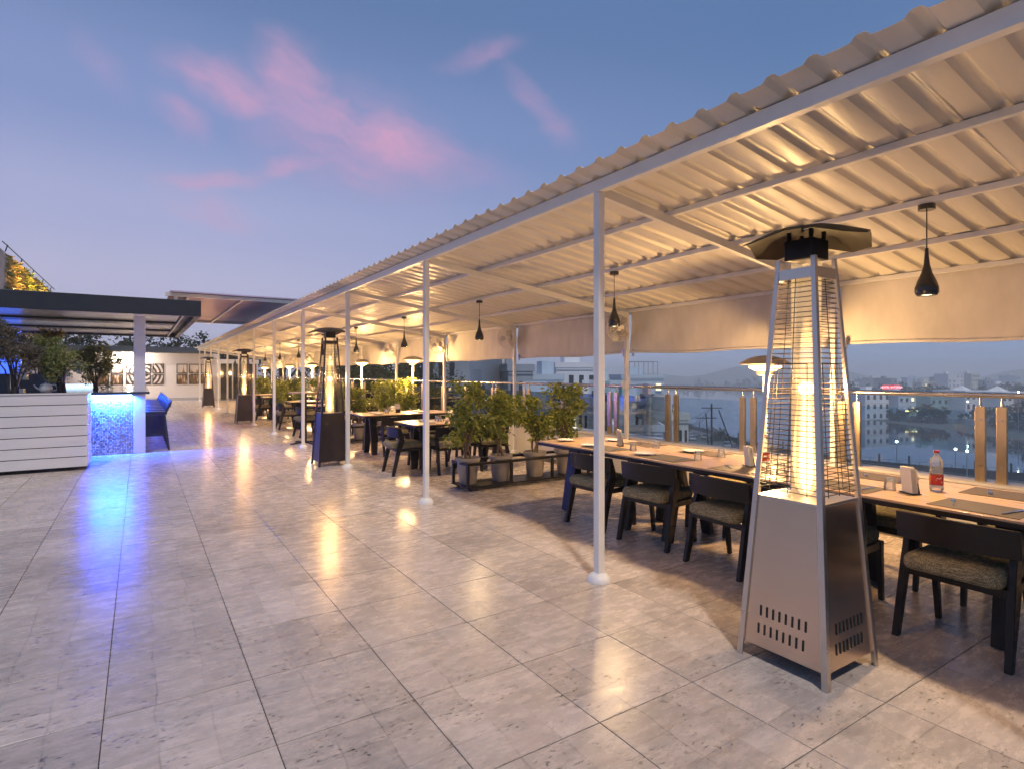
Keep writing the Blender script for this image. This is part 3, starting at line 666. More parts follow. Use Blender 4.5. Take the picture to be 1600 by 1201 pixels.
for i in range(8): shade(15.6 + i * 1.0, 16.6 + i * 1.0).build('roof_sheet', M['shade_sheet'], sh, 28)
for yv in (15.75, 23.5): MB().box(.5, 3.95, yv - .04, yv + .04, 3.335, 3.415).build('edge_beam', M['white_paint'], sh)
for x in (1.0, 2.2, 3.6): MB().box(x - .03, x + .03, 15.8, 23.45, 3.355, 3.414).build('cross_beam', M['white_paint'], sh)
for x, z0, yv in ((.72, 2.907, 15.75), (.72, 2.907, 20.1), (3.3, 2.88, 15.75), (3.3, 2.88, 23.5)): MB().box(x - .035, x + .035, yv - .035, yv + .035, z0, 3.334).build('support_post', M['white_paint'], sh)
MB().box(.45, .85, 15.55, 15.95, 2.906, 3.0).build('foot_bracket', M['white_paint'], sh)

# ---- tall building at the left carrying a lit vertical garden
vg = thing('garden_wall', 'tall wall covered with a lit vertical garden rising behind the bar canopy', 'wall')
MB().box(-5.2, -4.05, 26.2, 40, .001, 5.85).build('wall', M['concrete'], vg)
lf = MB(); rnd = random.Random(5)
for i in range(2600):
    yv = rnd.uniform(27, 39.8); z = rnd.uniform(3.2, 5.8); s_ = rnd.uniform(.10, .22)
    a = rnd.uniform(0, 6.28); dx, dz = math.cos(a) * s_, math.sin(a) * s_
    p0 = Vector((-4.04, yv, z)); tip = p0 + Vector((rnd.uniform(.1, .3), dx, dz - .05)); sd = Vector((.02, -dz * .35, dx * .35))
    lf.add([p0, (p0 + tip) / 2 + sd, tip, (p0 + tip) / 2 - sd], [(0, 1, 2, 3)])
tag(lf.build('foliage', M['moss_wall'], vg), kind='stuff')
rf = MB()
rf.tube([(-4.0, 26.4, 6.1), (-3.9, 39.9, 6.1)], .02, 6); rf.build('guard_rail', M['dark_metal'], vg)
for yv in range(27, 40, 3): MB().tube([(-4.02, yv, 5.85), (-3.95, yv, 6.1)], .02, 6).build('rail_post', M['dark_metal'], vg)
for yv, c_ in ((28.6, (1.0, .55, .18)), (31.6, (1.0, .80, .12)), (35, (1.0, .75, .2))):
    q = MB(); q.lathe([(.0, -.05), (.06, -.05), (.07, .06), (.0, .06)], 12); ob = q.build('flood_lamp', M['dark_metal'], vg, 40, 0, (-3.4, yv, 3.1))
    l = bpy.data.lights.new('flood_light', 'SPOT'); l.energy = 2200; l.color = c_; l.spot_size = R(75); l.spot_blend = .7; l.shadow_soft_size = .05
    o = bpy.data.objects.new('flood_light', l); col.objects.link(o); o.parent = vg; o.location = (-3.38, yv, 3.2); o.rotation_euler = Vector((-.42, 0, 1)).to_track_quat('-Z', 'Y').to_euler()
# ================================================================== OBJECTS
# ---- pyramid patio heaters
def heater(name, label, loc, metal, panel, slots, power, rz=0, group='pyramid flame heaters'):
    t = thing(name, label, 'heater', loc, rz, group)
    def hw(z): return .245 - (.245 - .105) * z / 2.1
    ZB, ZT = .075, .848
    for s1, s2 in ((1, 1), (1, -1), (-1, 1), (-1, -1)):
        m_ = MB(); a, b = hw(0), hw(2.1)
        def cr(h_, z, w_): return [(s1 * h_, s2 * h_, z), (s1 * (h_ - w_), s2 * h_, z), (s1 * (h_ - w_), s2 * (h_ - .012), z), (s1 * (h_ - .012), s2 * (h_ - .012), z), (s1 * (h_ - .012), s2 * (h_ - w_), z), (s1 * h_, s2 * (h_ - w_), z)]
        m_.loft([cr(a, .001, .032), cr(b, 2.1, .024)]); m_.build('corner_leg', metal, t, bevel=.002)
    for k in range(4):
        rot = Matrix.Rotation(k * math.pi / 2, 4, 'Z')
        a, b = hw(ZB) - .010, hw(ZT) - .010
        m_ = MB(); c0 = .018
        m_.hexa([(-a + c0, -a, ZB), (a - c0, -a, ZB), (a - c0, -a + .004, ZB), (-a + c0, -a + .004, ZB)], [(-b + c0, -b, ZT), (b - c0, -b, ZT), (b - c0, -b + .004, ZT), (-b + c0, -b + .004, ZT)])
        o = m_.build('side_panel', panel, t); o.rotation_euler = (0, 0, k * math.pi / 2)
        if slots and k in (0, 3):
            sm_ = MB(); sm_.box(-.0045, .0045, -.0015, .0015, -.026, .026); sme = sm_.mesh('vent_slot', M['slot'])
            for row, z in ((0, .262), (1, .168)):
                for q in range(8):
                    e = link('vent_slot', sme, o, 0, (-.125 + q * .0345 + (.006 if row == 0 else -.004), -hw(z) + .0085, z)); e.rotation_euler = (R(-3.8), 0, 0)
        # wire guard of this side
        wg = MB(); z = ZT + .05
        while z < 2.04:
            h_ = hw(z) - .016
            wg.bar((-h_, -h_, z), (h_, -h_, z), .0036); z += .0262
        for s_ in (-.55, 0, .55):
            z1, z2 = ZT + .04, (2.03 if s_ == 0 else 1.55)
            wg.bar((s_ * hw(z1), -hw(z1) + .0135, z1), (s_ * hw(z2), -hw(z2) + .0135, z2), .003)
        z2 = 1.55; wg.bar((-.55 * hw(z2), -hw(z2) + .0135, z2), (.55 * hw(z2), -hw(z2) + .0135, z2), .003)
        o = tag(wg.build('wire_guard', M['wire'] if slots else M['dark_metal'], t), kind='stuff'); o.rotation_euler = (0, 0, k * math.pi / 2)
    b = hw(ZT) - .012
    MB().box(-b, b, -b, b, ZT - .012, ZT + .012).build('burner_deck', metal, t)
    for k in range(4):
        o = MB().box(-.085, .085, -.108, -.10, 1.99, 2.045).build('top_bracket', metal, t); o.rotation_euler = (0, 0, k * math.pi / 2)
    q = MB(); q.loft([[(.072 * math.cos(2 * math.pi * i / 24), .072 * math.sin(2 * math.pi * i / 24), z) for i in range(24)] for z in (ZT + .013, 2.09)], cap=False); q.build('quartz_tube', M['tube_glass'], t, 40)
    fl = MB(); fl.lathe([(r_ * (1 + .16 * math.sin(z_ * 19 + loc[1])), z_) for r_, z_ in [(.03, ZT + .02), (.052, ZT + .06), (.060, ZT + .18), (.056, ZT + .38), (.044, ZT + .60), (.028, ZT + .78), (.018, ZT + .93), (.0, ZT + .97)]], 16).build('flame', M['flame'], t, 60)
    MB().lathe([(.012, ZT + .03), (.03, ZT + .08), (.036, ZT + .22), (.028, ZT + .42), (.012, ZT + .60), (.0, ZT + .66)], 12).build('flame_core', M['flame_core'], t, 60)
    MB().box(-.078, .078, -.078, .078, 2.095, 2.20).build('burner_head', M['dark_metal'], t, bevel=.006)
    for s1, s2 in ((1, 1), (1, -1), (-1, 1), (-1, -1)): MB().box(s1 * .06 - .008, s1 * .06 + .008, s2 * .06 - .008, s2 * .06 + .008, 2.2005, 2.246).build('spacer', M['dark_metal'], t)
    ho = MB(); R0 = .345
    def oct_(r, dz, z):
        pts = []
        for i in range(16):
            a_ = 2 * math.pi * i / 16 + math.pi / 16; k_ = i % 4
            rr = r * (1.0 if k_ in (1, 2) else .86); drop = dz * (1.0 if k_ in (1, 2) else .35)
            pts.append((rr * math.cos(a_ + math.pi / 8), rr * math.sin(a_ + math.pi / 8), z - drop))
        return pts
    ho.loft([oct_(R0, .058, 2.225), oct_(.2, .012, 2.247), oct_(.14, 0, 2.255), oct_(.02, 0, 2.262), oct_(.02, 0, 2.266), oct_(.14, 0, 2.259), oct_(.2, .012, 2.2515), oct_(R0, .058, 2.229), oct_(R0, .058, 2.2251)], cap=False)
    ho.build('reflector_hood', M['hood'] if slots else M['dark_metal'], t, 30)
    l = bpy.data.lights.new('flame_light', 'POINT'); l.energy = power; l.color = (1.0, .55, .20); l.shadow_soft_size = .045
    o = bpy.data.objects.new('flame_light', l); col.objects.link(o); o.parent = t; o.location = (0, 0, 1.42)
    return t
heater('patio_heater', 'brushed steel pyramid flame heater standing nearest the camera by the long table', (2.955, 1.695, 0), M['steel'], M['steel_panel'], True, 26)
heater('patio_heater', 'dark bronze pyramid heater beside the third canopy post', (2.66, 9.68, 0), M['bronze'], M['bronze'], False, 70)
heater('patio_heater', 'dark bronze pyramid heater halfway down the post row', (2.70, 19.3, 0), M['bronze'], M['bronze'], False, 70)
heater('patio_heater', 'dark pyramid heater farthest away against the framed prints', (2.62, 29.4, 0), M['bronze'], M['bronze'], False, 70)

# ---- mushroom lamp heaters on poles near the railing
def mushroom(label, loc, z, power):
    t = thing('lamp_heater', label, 'heater', loc, 0, 'mushroom lamp heaters along the railing')
    MB().lathe([(.19, .001), (.19, .02), (.05, .045), (.022, .06)], 24).build('base', M['dark_metal'], t, 40)
    MB().tube([(0, 0, .055), (0, 0, z - .10)], .02, 12).build('pole', M['white_paint'], t, 40)
    MB().lathe([(.05, z - .12), (.085, z - .105), (.085, z - .075), (.03, z - .07)], 24).build('lamp_holder', M['dome'], t, 40)
    MB().lathe([(.0, z - .069), (.10, z - .066), (.155, z - .035), (.15, z - .02), (.0, z - .015)], 24).build('glowing_element', M['bulb'], t, 40)
    MB().lathe([(.255, z - .004), (.24, z + .012), (.17, z + .052), (.09, z + .078), (.0, z + .088), (.0, z + .080), (.09, z + .071), (.17, z + .046), (.238, z + .006), (.2545, z - .0045)], 32).build('dome', M['dome'], t, 40)
    l = bpy.data.lights.new('element_light', 'POINT'); l.energy = power; l.color = (1.0, .58, .22); l.shadow_soft_size = .08
    o = bpy.data.objects.new('element_light', l); col.objects.link(o); o.parent = t; o.location = (0, 0, z - .20)
    o.location = (-.12, -.1, z - .30)
mushroom('mushroom lamp heater seen through the near steel heater', (5.35, 3.5, 0), 1.60, 130)
for i, (yy, pw) in enumerate(((12.6, 190), (16.3, 190), (22.0, 180), (25.8, 160), (31.6, 150))):
    mushroom(f'{nth(i)} glowing mushroom heater beyond the first ficus rack', (5.4, yy, 0), 1.83, pw)

# ---- pendant lamps
def pendant_parts(t):
    MB().lathe([(.0, -.035), (.05, -.035), (.05, 0), (.0, 0)], 24).build('ceiling_cup', M['pendant'], t, 40)
    MB().tube([(0, 0, -.03), (0, 0, -.30)], .004, 6).build('cord', M['pendant'], t)
    MB().lathe([(.010, -.29), (.013, -.34), (.018, -.40), (.032, -.455), (.055, -.51), (.068, -.555), (.068, -.585), (.058, -.605), (.052, -.605), (.060, -.58), (.058, -.55), (.03, -.48), (.0, -.46)], 28).build('shade', M['pendant'], t, 45)
    MB().lathe([(.0, -.605), (.03, -.60), (.044, -.585), (.03, -.565), (.0, -.56)], 16).build('bulb', M['bulb_small'], t, 45)
for i in range(12):
    t = thing('pendant_lamp', f'{nth(i)} black teardrop pendant lamp under the canopy, counted from the right', 'lamp', (4.4, 1.70 + 3.0 * i, RZ(4.4) - .048), 0, 'teardrop pendant lamps')
    if i == 0: pendant_parts(t); KIDS['pend'] = [(o, []) for o in kids(t)]
    else:
        for o, _ in KIDS['pend']:
            c_ = o.copy(); col.objects.link(c_); c_.parent = t
    l = bpy.data.lights.new('bulb_light', 'SPOT'); l.energy = 150; l.color = (1, .66, .32); l.spot_size = R(168); l.spot_blend = 1.0; l.shadow_soft_size = .045
    o = bpy.data.objects.new('bulb_light', l); col.objects.link(o); o.parent = t; o.location = (0, 0, -.62)

# ---- wall fans on the rear posts
def fan_parts(t):
    cg = MB(); Rf = .20
    for j, (r, d) in enumerate(((Rf, 0), (.16, .035), (.11, .05), (.05, .058), (.16, -.045), (.11, -.06), (.2, -.012))):
        cg.tube([(d, r * math.cos(2 * math.pi * i / 28), r * math.sin(2 * math.pi * i / 28)) for i in range(28)], .0045 if r == Rf else .0028, 5, closed=True)
    for i in range(28):
        a = 2 * math.pi * i / 28; cA, sA = math.cos(a), math.sin(a)
        cg.tube([(.058, .05 * cA, .05 * sA), (.05, .11 * cA, .11 * sA), (.035, .16 * cA, .16 * sA), (0, Rf * cA, Rf * sA), (-.045, .16 * cA, .16 * sA), (-.06, .1 * cA, .1 * sA)], .0018, 4)
    tag(cg.build('cage', M['fan'], t), kind='stuff')
    for i in range(3):
        bl_ = MB(); a0 = i * 2.094; pts = []
        for r, da in ((.035, -.35), (.10, -.5), (.165, -.42), (.172, .1), (.12, .42), (.035, .35)): pts.append((r * math.cos(a0 + da), r * math.sin(a0 + da), da * .05))
        bl_.prism(pts, lambda a, b, c_: (c_ - .001, a, b), lambda a, b, c_: (c_ + .002, a, b)); bl_.build('blade', M['dome'], t)
    MB().lathe([(.0, 0), (.055, .0), (.06, .05), (.05, .12), (.02, .14), (.0, .14)], 20).build('motor', M['fan'], t, 40).rotation_euler = (0, R(90), 0)
    MB().tube([(.12, 0, -.02), (.17, 0, -.10), (.20, 0, -.14)], .018, 8).build('bracket', M['fan'], t, 40)
    MB().box(.19, .215, -.045, .045, -.24, -.07).build('wall_plate', M['fan'], t, bevel=.006)
for i in range(10):
    yy = 6.15 + 3.0 * i
    t = thing('wall_fan', f'{nth(i)} white wall fan on the rear posts, counted from the long table', 'fan', (5.76, yy - .12, 2.16), 0, 'wall fans on the rear posts')
    t.rotation_euler = (0, R(-14), R(28)) if i else (0, R(-14), R(64))
    if i == 0: fan_parts(t); KIDS['fan'] = [(o, []) for o in kids(t)]
    else:
        for o, _ in KIDS['fan']:
            c_ = o.copy(); col.objects.link(c_); c_.parent = t

# ---- dining chairs (front is +x)
def make_chair():
    t = thing('dining_chair', '', 'chair')
    for s_ in (-1, 1):
        y0 = s_ * .245
        # bent rear member: leg leans forward up to the knee, then back to the rest
        poly = [(-.025, .001), (.02, .001), (.105, .33), (.170, .49), (.165, .56), (.118, .695), (.085, .70), (.098, .56), (.055, .40)]
        th = .017
        m_ = MB(); m_.prism(poly, lambda x, z: (x, y0 - th + s_ * .012 * (1 - min(1, z / .45)), z), lambda x, z: (x, y0 + th + s_ * .012 * (1 - min(1, z / .45)), z)); m_.build('rear_leg', M['black_wood'], t, bevel=.004)
        m_ = MB(); m_.bar((.47, s_ * .222, .001), (.425, s_ * .228, .40), .028, .034, (1, 0, 0), .036, .05); m_.build('front_leg', M['black_wood'], t, bevel=.004)
        MB().box(.05, .45, y0 - s_ * .018 - .012, y0 - s_ * .018 + .012, .352, .398).build('side_rail', M['black_wood'], t, bevel=.003)
    MB().box(.425, .448, -.214, .214, .352, .396).build('front_rail', M['black_wood'], t, bevel=.003)
    MB().box(.052, .075, -.214, .214, .352, .396).build('back_rail', M['black_wood'], t, bevel=.003)
    # curved backrest
    br = MB(); rings = []
    for i in range(17):
        s_ = i / 16 * 2 - 1; yv = s_ * .285; x = .012 + .062 * s_ * s_; hh = .004 * s_ * s_
        rings.append([(x - .002, yv, .555 + hh), (x + .020, yv, .555 + hh), (x + .006, yv, .715 - .012 * s_ * s_), (x - .016, yv, .715 - .012 * s_ * s_)])
    br.loft(rings); br.build('backrest', M['black_wood'], t, 40, .004)
    # upholstered seat
    st = MB(); rings = []
    def rr(hx, hy, z, r=.05):
        pts = []
        for cx, cy_, a0 in ((hx - r, hy - r, 0), (-hx + r, hy - r, 90), (-hx + r, -hy + r, 180), (hx - r, -hy + r, 270)):
            for q in range(5): a = R(a0 + q * 22.5); pts.append((.222 + cx + r * math.cos(a), cy_ + r * math.sin(a), z))
        return pts
    for hx, hy, z in ((.20, .195, .399), (.238, .220, .404), (.248, .226, .428), (.246, .224, .462), (.232, .21, .482), (.16, .15, .490), (.05, .05, .492)): rings.append(rr(hx, hy, z, min(.05, hx * .9)))
    st.loft(rings); st.build('seat_cushion', M['tweed'], t, 70)
    return t
ch0 = freeze(make_chair()); first_chair = [True]
def chair(x, y, rz, label, group):
    if first_chair[0]:
        first_chair[0] = False; ch0.location = (x, y, 0); ch0.rotation_euler = (0, 0, rz); ch0['label'] = label; ch0['group'] = group; return ch0
    return dup(ch0, (x, y, 0), rz, label, group)

# ---- tables (long side along y at scale L)
def table(name, label, x0, x1, y0, y1, axis, group):
    t = thing(name, label, 'table', ((x0 + x1) / 2, (y0 + y1) / 2, 0), 0, group)
    hx, hy = (x1 - x0) / 2, (y1 - y0) / 2
    MB().box(-hx, hx, -hy, hy, .738, .752).build('tabletop', M['table_top'], t, bevel=.002)
    MB().box(-hx + .002, hx - .002, -hy + .002, hy - .002, .708, .7375).build('edge_frame', M['black_wood'], t, bevel=.002)
    a = axis == 'y'
    for e in (-1, 1):
        ey = e * ((hy if a else hx) - .26)
        P_ = (lambda u, v, z: (u, v, z)) if a else (lambda u, v, z: (v, u, z))
        wd = hx if a else hy
        for s_ in (-1, 1):
            m_ = MB(); m_.bar(P_(s_ * (wd - .20), ey, .001), P_(s_ * (wd - .33), ey - e * .0, .707), .055, .10, P_(0, 1, 0), .06, .13); m_.build('leg', M['black_wood'], t, bevel=.004)
        MB().bar(P_(-wd + .335, ey, .66), P_(wd - .335, ey, .66), .05, .07).build('trestle_bar', M['black_wood'], t)
    return t

def plate(x, y, z, label, r=.10): 
    return lathe_obj('plate', [(.0, .0), (r * .55, .0), (r * .62, .004), (r, .014), (r, .017), (r * .6, .008), (.0, .006)], M['plate'], label, 'plate', (x, y, z), 28, 'white side plates')
gp = [(.0, .0795), (.024, .08), (.027, .076), (.036, .003), (.0362, .0), (.0335, .0), (.0332, .004), (.026, .062), (.0, .066)]
glass_mesh = MB().lathe(gp, 11).mesh('water_glass', M['clear'])
def tumbler(x, y, z, label):
    o = link('water_glass', glass_mesh, None, 0, (x, y, z)); return tag(o, label, 'glass', 'upturned tumblers')
def placemat(x, y, z, rz, label):
    o = MB().box(-.15, .15, -.21, .21, 0, .0025).build('placemat', M['placemat'], None, 0, 0, (x, y, z)); o.rotation_euler = (0, 0, rz); return tag(o, label, 'placemat', 'brown placemats')
fk = MB(); fk.bar((-.10, 0, .003), (.03, 0, .004), .007, .003, (0, 0, 1), .005); fk.box(.03, .055, -.011, .011, .003, .006)
for q in (-.009, -.003, .003, .009): fk.box(.055, .095, q - .0018, q + .0018, .003, .0055)
fork_mesh = fk.mesh('fork', M['rail_steel'])
kn = MB(); kn.bar((-.11, 0, .004), (0, 0, .004), .012, .005, (0, 0, 1), .010); kn.prism([(0, -.009), (.09, -.009), (.105, .0), (.10, .008), (0, .008)], lambda a, b: (a, b, .003), lambda a, b: (a, b, .0045)); knife_mesh = kn.mesh('knife', M['rail_steel'])
def cutlery(kind, x, y, z, rz, label):
    o = link(kind, fork_mesh if kind == 'fork' else knife_mesh, None, 0, (x, y, z)); o.rotation_euler = (0, 0, rz); return tag(o, label, kind, 'cutlery')
def bottle(x, y, z, label):
    t = thing('water_bottle', label, 'bottle', (x, y, z), R(215), 'water bottles'); t.scale = (.88, .88, .86)
    MB().lathe([(.0, .004), (.036, .0), (.0415, .01), (.0425, .035), (.0405, .05), (.0405, .125), (.0425, .14), (.0415, .155), (.036, .165), (.0415, .178), (.041, .215), (.033, .24), (.018, .262), (.0135, .268), (.0135, .29), (.0, .29)], 28).build('body', M['bottle'], t, 40)
    MB().lathe([(.0, .283), (.0165, .283), (.0165, .302), (.0, .303)], 20).build('cap', M['cap_red'], t, 40)
    def wrap(name, a0, a1, m_, r=.0432, z0=.05, z1=.125):
        q = MB(); n_ = max(2, int((a1 - a0) / 12))
        q.loft([[(r * math.cos(R(a0 + (a1 - a0) * i / n_)), r * math.sin(R(a0 + (a1 - a0) * i / n_)), z_) for i in range(n_ + 1)] for z_ in (z0, z1)], cap=False, closed=False); return q.build(name, m_, t, 60)
    wrap('label_front', -60, 60, M['label_red']); wrap('label_side', 60.3, 150, M['label_orange']); wrap('label_back', 150.3, 299.7, M['label_orange']); wrap('label_foot', -60, 299, M['label_white'], .0436, .03, .048)
    # pale script mark on the red panel, small logo square
    q = MB()
    for i, (a, z_, w_, h_) in enumerate(((-12, .098, 14, .007), (4, .095, 12, .006), (18, .1, 10, .009), (-20, .088, 10, .004), (26, .068, 9, .010))):
        q.loft([[(.0437 * math.cos(R(a + w_ * j / 3)), .0437 * math.sin(R(a + w_ * j / 3)), zz) for j in range(4)] for zz in (z_, z_ + h_)], cap=False, closed=False)
    tag(q.build('label_mark', M['label_white'], t), kind='stuff')
def napkins(x, y, z, rz, label):
    t = thing('napkin_holder', label, 'napkin holder', (x, y, z), rz, 'napkin holders')
    MB().box(-.06, .06, -.03, .03, .0, .006).build('foot', M['black_wood'], t)
    MB().hexa([(-.05, -.028, .0065), (.05, -.028, .0065), (.05, -.024, .0065), (-.05, -.024, .0065)], [(-.05, -.014, .07), (.05, -.014, .07), (.05, -.010, .07), (-.05, -.010, .07)]).build('clip', M['dark_metal'], t)
    rn = random.Random(int(x * 100)); 
    for i in range(5):
        y0 = -.018 + i * .008; ln = rn.uniform(-.012, .004)
        MB().hexa([(-.045, y0, .007), (.045, y0, .007), (.045, y0 + .004, .007), (-.045, y0 + .004, .007)], [(-.043 + ln, y0 + .012, .165 + ln), (.047 + ln, y0 + .012, .165), (.047 + ln, y0 + .0155, .165), (-.043 + ln, y0 + .0155, .165 + ln)]).build('napkin', M['paper'], t)

# long table: three joined tables
TXa, TXb = 3.75, 4.70
ys = [5.25, 3.80, 2.35, .90, -.55]
lab = ['farthest table of the long joined row, next to the ficus rack', 'second farthest table of the long joined row, two places from the ficus rack', 'table of the long row partly hidden by the near steel heater', 'table of the long row cut off at the right edge']
for i in range(4): table('dining_table', lab[i], TXa, TXb, ys[i + 1] + .003, ys[i] - .003, 'y', 'tables of the long joined row')
cy_near = [(1.31, 0, 'chair nearest the camera at the right, its back turned to us'), (2.06, .05, 'chair half hidden behind the near steel heater'), (2.84, -.06, 'chair left of the near heater, tucked under the long table'), (3.59, .12, 'middle chair of the three between post and heater at the long table'), (4.33, .05, 'chair at the ficus end of the long table, crossed by the near post'), (.54, 0, 'chair at the long table cut off by the right edge')]
for yv, a, lb in cy_near: chair(3.66 + (.0 if abs(a) < .1 else .03), yv, a, 'black wooden ' + lb, 'chairs on the near side of the long table')
for i, yv in enumerate((1.28, 2.03, 2.80, 3.55, 4.35)):
    chair(4.93 + .04 * (i % 2), yv, math.pi + .04 * ((i * 7) % 3 - 1), f'{nth(i)} black chair on the railing side of the long table, counted from the right', 'chairs on the far side of the long table')
TZ = .7525
pos = [1.28, 2.03, 2.80, 3.55, 4.35]
for i, yv in enumerate(pos):
    for side, (px, gx, sg) in (('near', (3.95, 4.02, 1)), ('railing', (4.50, 4.44, -1))):
        w_ = f'{nth(i)} from right, {side} edge of long table'
        placemat(px, yv - .02 * sg, TZ, .03 * sg * ((i % 3) - 1), 'dark brown placemat, ' + w_)
        tumbler(gx + .05 * sg, yv - .27 + .02 * (i % 2), TZ, 'upturned clear tumbler, ' + w_)
        cutlery('fork', px + .02, yv + .12, TZ + .003, R(20 + 14 * i) + (0 if sg > 0 else 3.14), 'steel fork on placemat, ' + w_)
        cutlery('knife', px + .01, yv - .16, TZ + .003, R(8 * i - 10) + (0 if sg > 0 else 3.14), 'steel knife on placemat, ' + w_)
for i, (x, yv, w_) in enumerate(((3.93, 3.80, 'near edge of the long table'), (4.45, 3.66, 'railing edge near the bottle by the post'), (3.93, 4.55, 'ficus end of the long table'), (4.45, 4.75, 'ficus end, railing side'), (4.0, 5.05, 'far corner of the long table'))):
    plate(x, yv, TZ + .003, f'white plate, {w_}')
bottle(4.28, 2.80, TZ, 'clear water bottle with red label left of the near heater')
bottle(4.28, 1.60, TZ, 'clear water bottle with red label right of the near heater')
napkins(4.16, 2.86, TZ, R(60), 'wooden napkin holder beside the bottle left of the near heater')
napkins(4.06, 1.66, TZ, R(60), 'napkin holder with white napkins beside the right-hand bottle')
napkins(4.22, 4.42, TZ, R(60), 'napkin holder at the ficus end of the long table')

# cross tables further along, each with six chairs
cross = [(8.26, 'first'), (10.55, 'second'), (14.26, 'third'), (16.55, 'fourth'), (20.3, 'fifth'), (22.6, 'sixth')]
for i, (yc, w_) in enumerate(cross):
    table('dining_table', f'{w_} dark cross table beyond the nearest ficus rack, set for four', 3.40, 5.20, yc - .43, yc + .43, 'x', 'cross tables beyond the ficus rack')
    for j, x in enumerate((3.98, 4.70)):
        s_ = ('left', 'right')[j]
        chair(x, yc - .56, R(90 + (i * 5 + j * 3) % 7 - 3), f'black chair on the near side, {s_} seat, of the {w_} cross table', 'chairs around the cross tables')
        chair(x, yc + .60, R(-90 + (i * 3 + j * 4) % 7 - 3), f'black chair on the far side, {s_} seat, of the {w_} cross table', 'chairs around the cross tables')
    if i != 1:
        chair(3.14, yc + .0, R((i * 4) % 9 - 4), f'black chair at the walkway end of the {w_} cross table', 'chairs around the cross tables')
    if i < 4:
        for j, (x, dy) in enumerate(((3.75, -.18), (4.6, -.2), (3.8, .22), (4.65, .2))):
            s_ = ('near left', 'near right', 'far left', 'far right')[j]
            plate(x, yc + dy, TZ + .001, f'white plate at the {s_} place of the {w_} cross table'); tumbler(x + .2, yc + dy * .5, TZ, f'upturned tumbler at the {s_} place of the {w_} cross table')
        napkins(4.2, yc, TZ, R(10), f'napkin holder in the middle of the {w_} cross table')

# tall pedestal table by the post row
t = thing('bar_table', 'tall round pedestal table with splayed black foot by the fourth post', 'table', (3.0, 12.85, 0), 0)
MB().lathe([(.0, 1.085), (.33, 1.085), (.335, 1.092), (.335, 1.108), (.33, 1.115), (.0, 1.115)], 36).build('tabletop', M['table_top'], t, 40)
MB().tube([(0, 0, .05), (0, 0, 1.084)], .04, 16).build('column', M['dark_metal'], t, 40)
for k in range(4):
    a = k * math.pi / 2 + .35; MB().bar((0, 0, .045), (.34 * math.cos(a), .34 * math.sin(a), .02), .06, .035, (0, 0, 1), .035, .025).build('foot', M['dark_metal'], t, bevel=.005)

# ---- ficus racks
def leaf_cloud(rnd, pts, size, n_, droop=.6, ratio=.42):
    lf = MB()
    for _ in range(n_):
        c_, r = rnd.choice(pts); v = Vector((rnd.gauss(0, 1), rnd.gauss(0, 1), rnd.gauss(0, 1))); v = v.normalized() * r * (rnd.random() ** .45)
        p0 = Vector(c_) + v; d = Vector((rnd.gauss(0, 1), rnd.gauss(0, 1), rnd.gauss(0, .7) - droop)).normalized(); s_ = size * rnd.uniform(.65, 1.25)
        sd = d.cross(Vector((rnd.gauss(0, 1), rnd.gauss(0, 1), rnd.gauss(0, 1)))).normalized() * s_ * ratio * .5; nn = d.cross(sd).normalized() * s_ * .10
        lf.add([p0, p0 + d * s_ * .42 + sd + nn, p0 + d * s_, p0 + d * s_ * .42 - sd + nn, p0 + d * s_ * .5 - nn * .4], [(0, 1, 4), (1, 2, 4), (2, 3, 4), (3, 0, 4)])
    return lf
def ficus_meshes(seed, height):
    rnd = random.Random(seed); br = MB(); pts = []
    for k in range(4):
        a0 = rnd.uniform(0, 6.28); path = []
        for i in range(6):
            t_ = i / 5; path.append((.035 * math.cos(a0 + t_ * 4) * (1 + t_ * .8), .035 * math.sin(a0 + t_ * 4) * (1 + t_ * .8), .36 + t_ * .42))
        br.tube(path, [.015, .014, .013, .012, .011, .009], 6)
        e = Vector(path[-1])
        for j in range(4):
            b0 = Vector(path[rnd.randint(2, 5)]); q = Vector((rnd.uniform(-.24, .24), rnd.uniform(-.22, .22), rnd.uniform(.62, height - .08)))
            mid = (b0 + q) / 2 + Vector((rnd.uniform(-.05, .05), rnd.uniform(-.05, .05), .03)); br.tube([b0, mid, q], [.007, .005, .002], 5)
            pts.append((q, rnd.uniform(.08, .15))); pts.append((mid, rnd.uniform(.06, .11)))
    for k in range(5): pts.append(((rnd.uniform(-.17, .17), rnd.uniform(-.17, .17), height - rnd.uniform(.05, .22)), rnd.uniform(.07, .13)))
    lf = leaf_cloud(rnd, pts, .084, 1650)
    return br.mesh('stems', M['bark'], 60), lf.mesh('foliage', M['ficus'])
fm_ = [ficus_meshes(s_, hh) for s_, hh in ((3, 1.37), (8, 1.27), (12, 1.22), (21, 1.38))]
pot_mesh = MB().lathe([(.0, .0), (.105, .0), (.112, .01), (.145, .30), (.162, .302), (.165, .345), (.157, .348), (.145, .32), (.140, .31), (.0, .31)], 28).mesh('pot', M['pot'], 40)
soil_mesh = MB().lathe([(.0, .312), (.139, .313), (.139, .3145), (.0, .33)], 20).mesh('soil', M['soil'], 40)
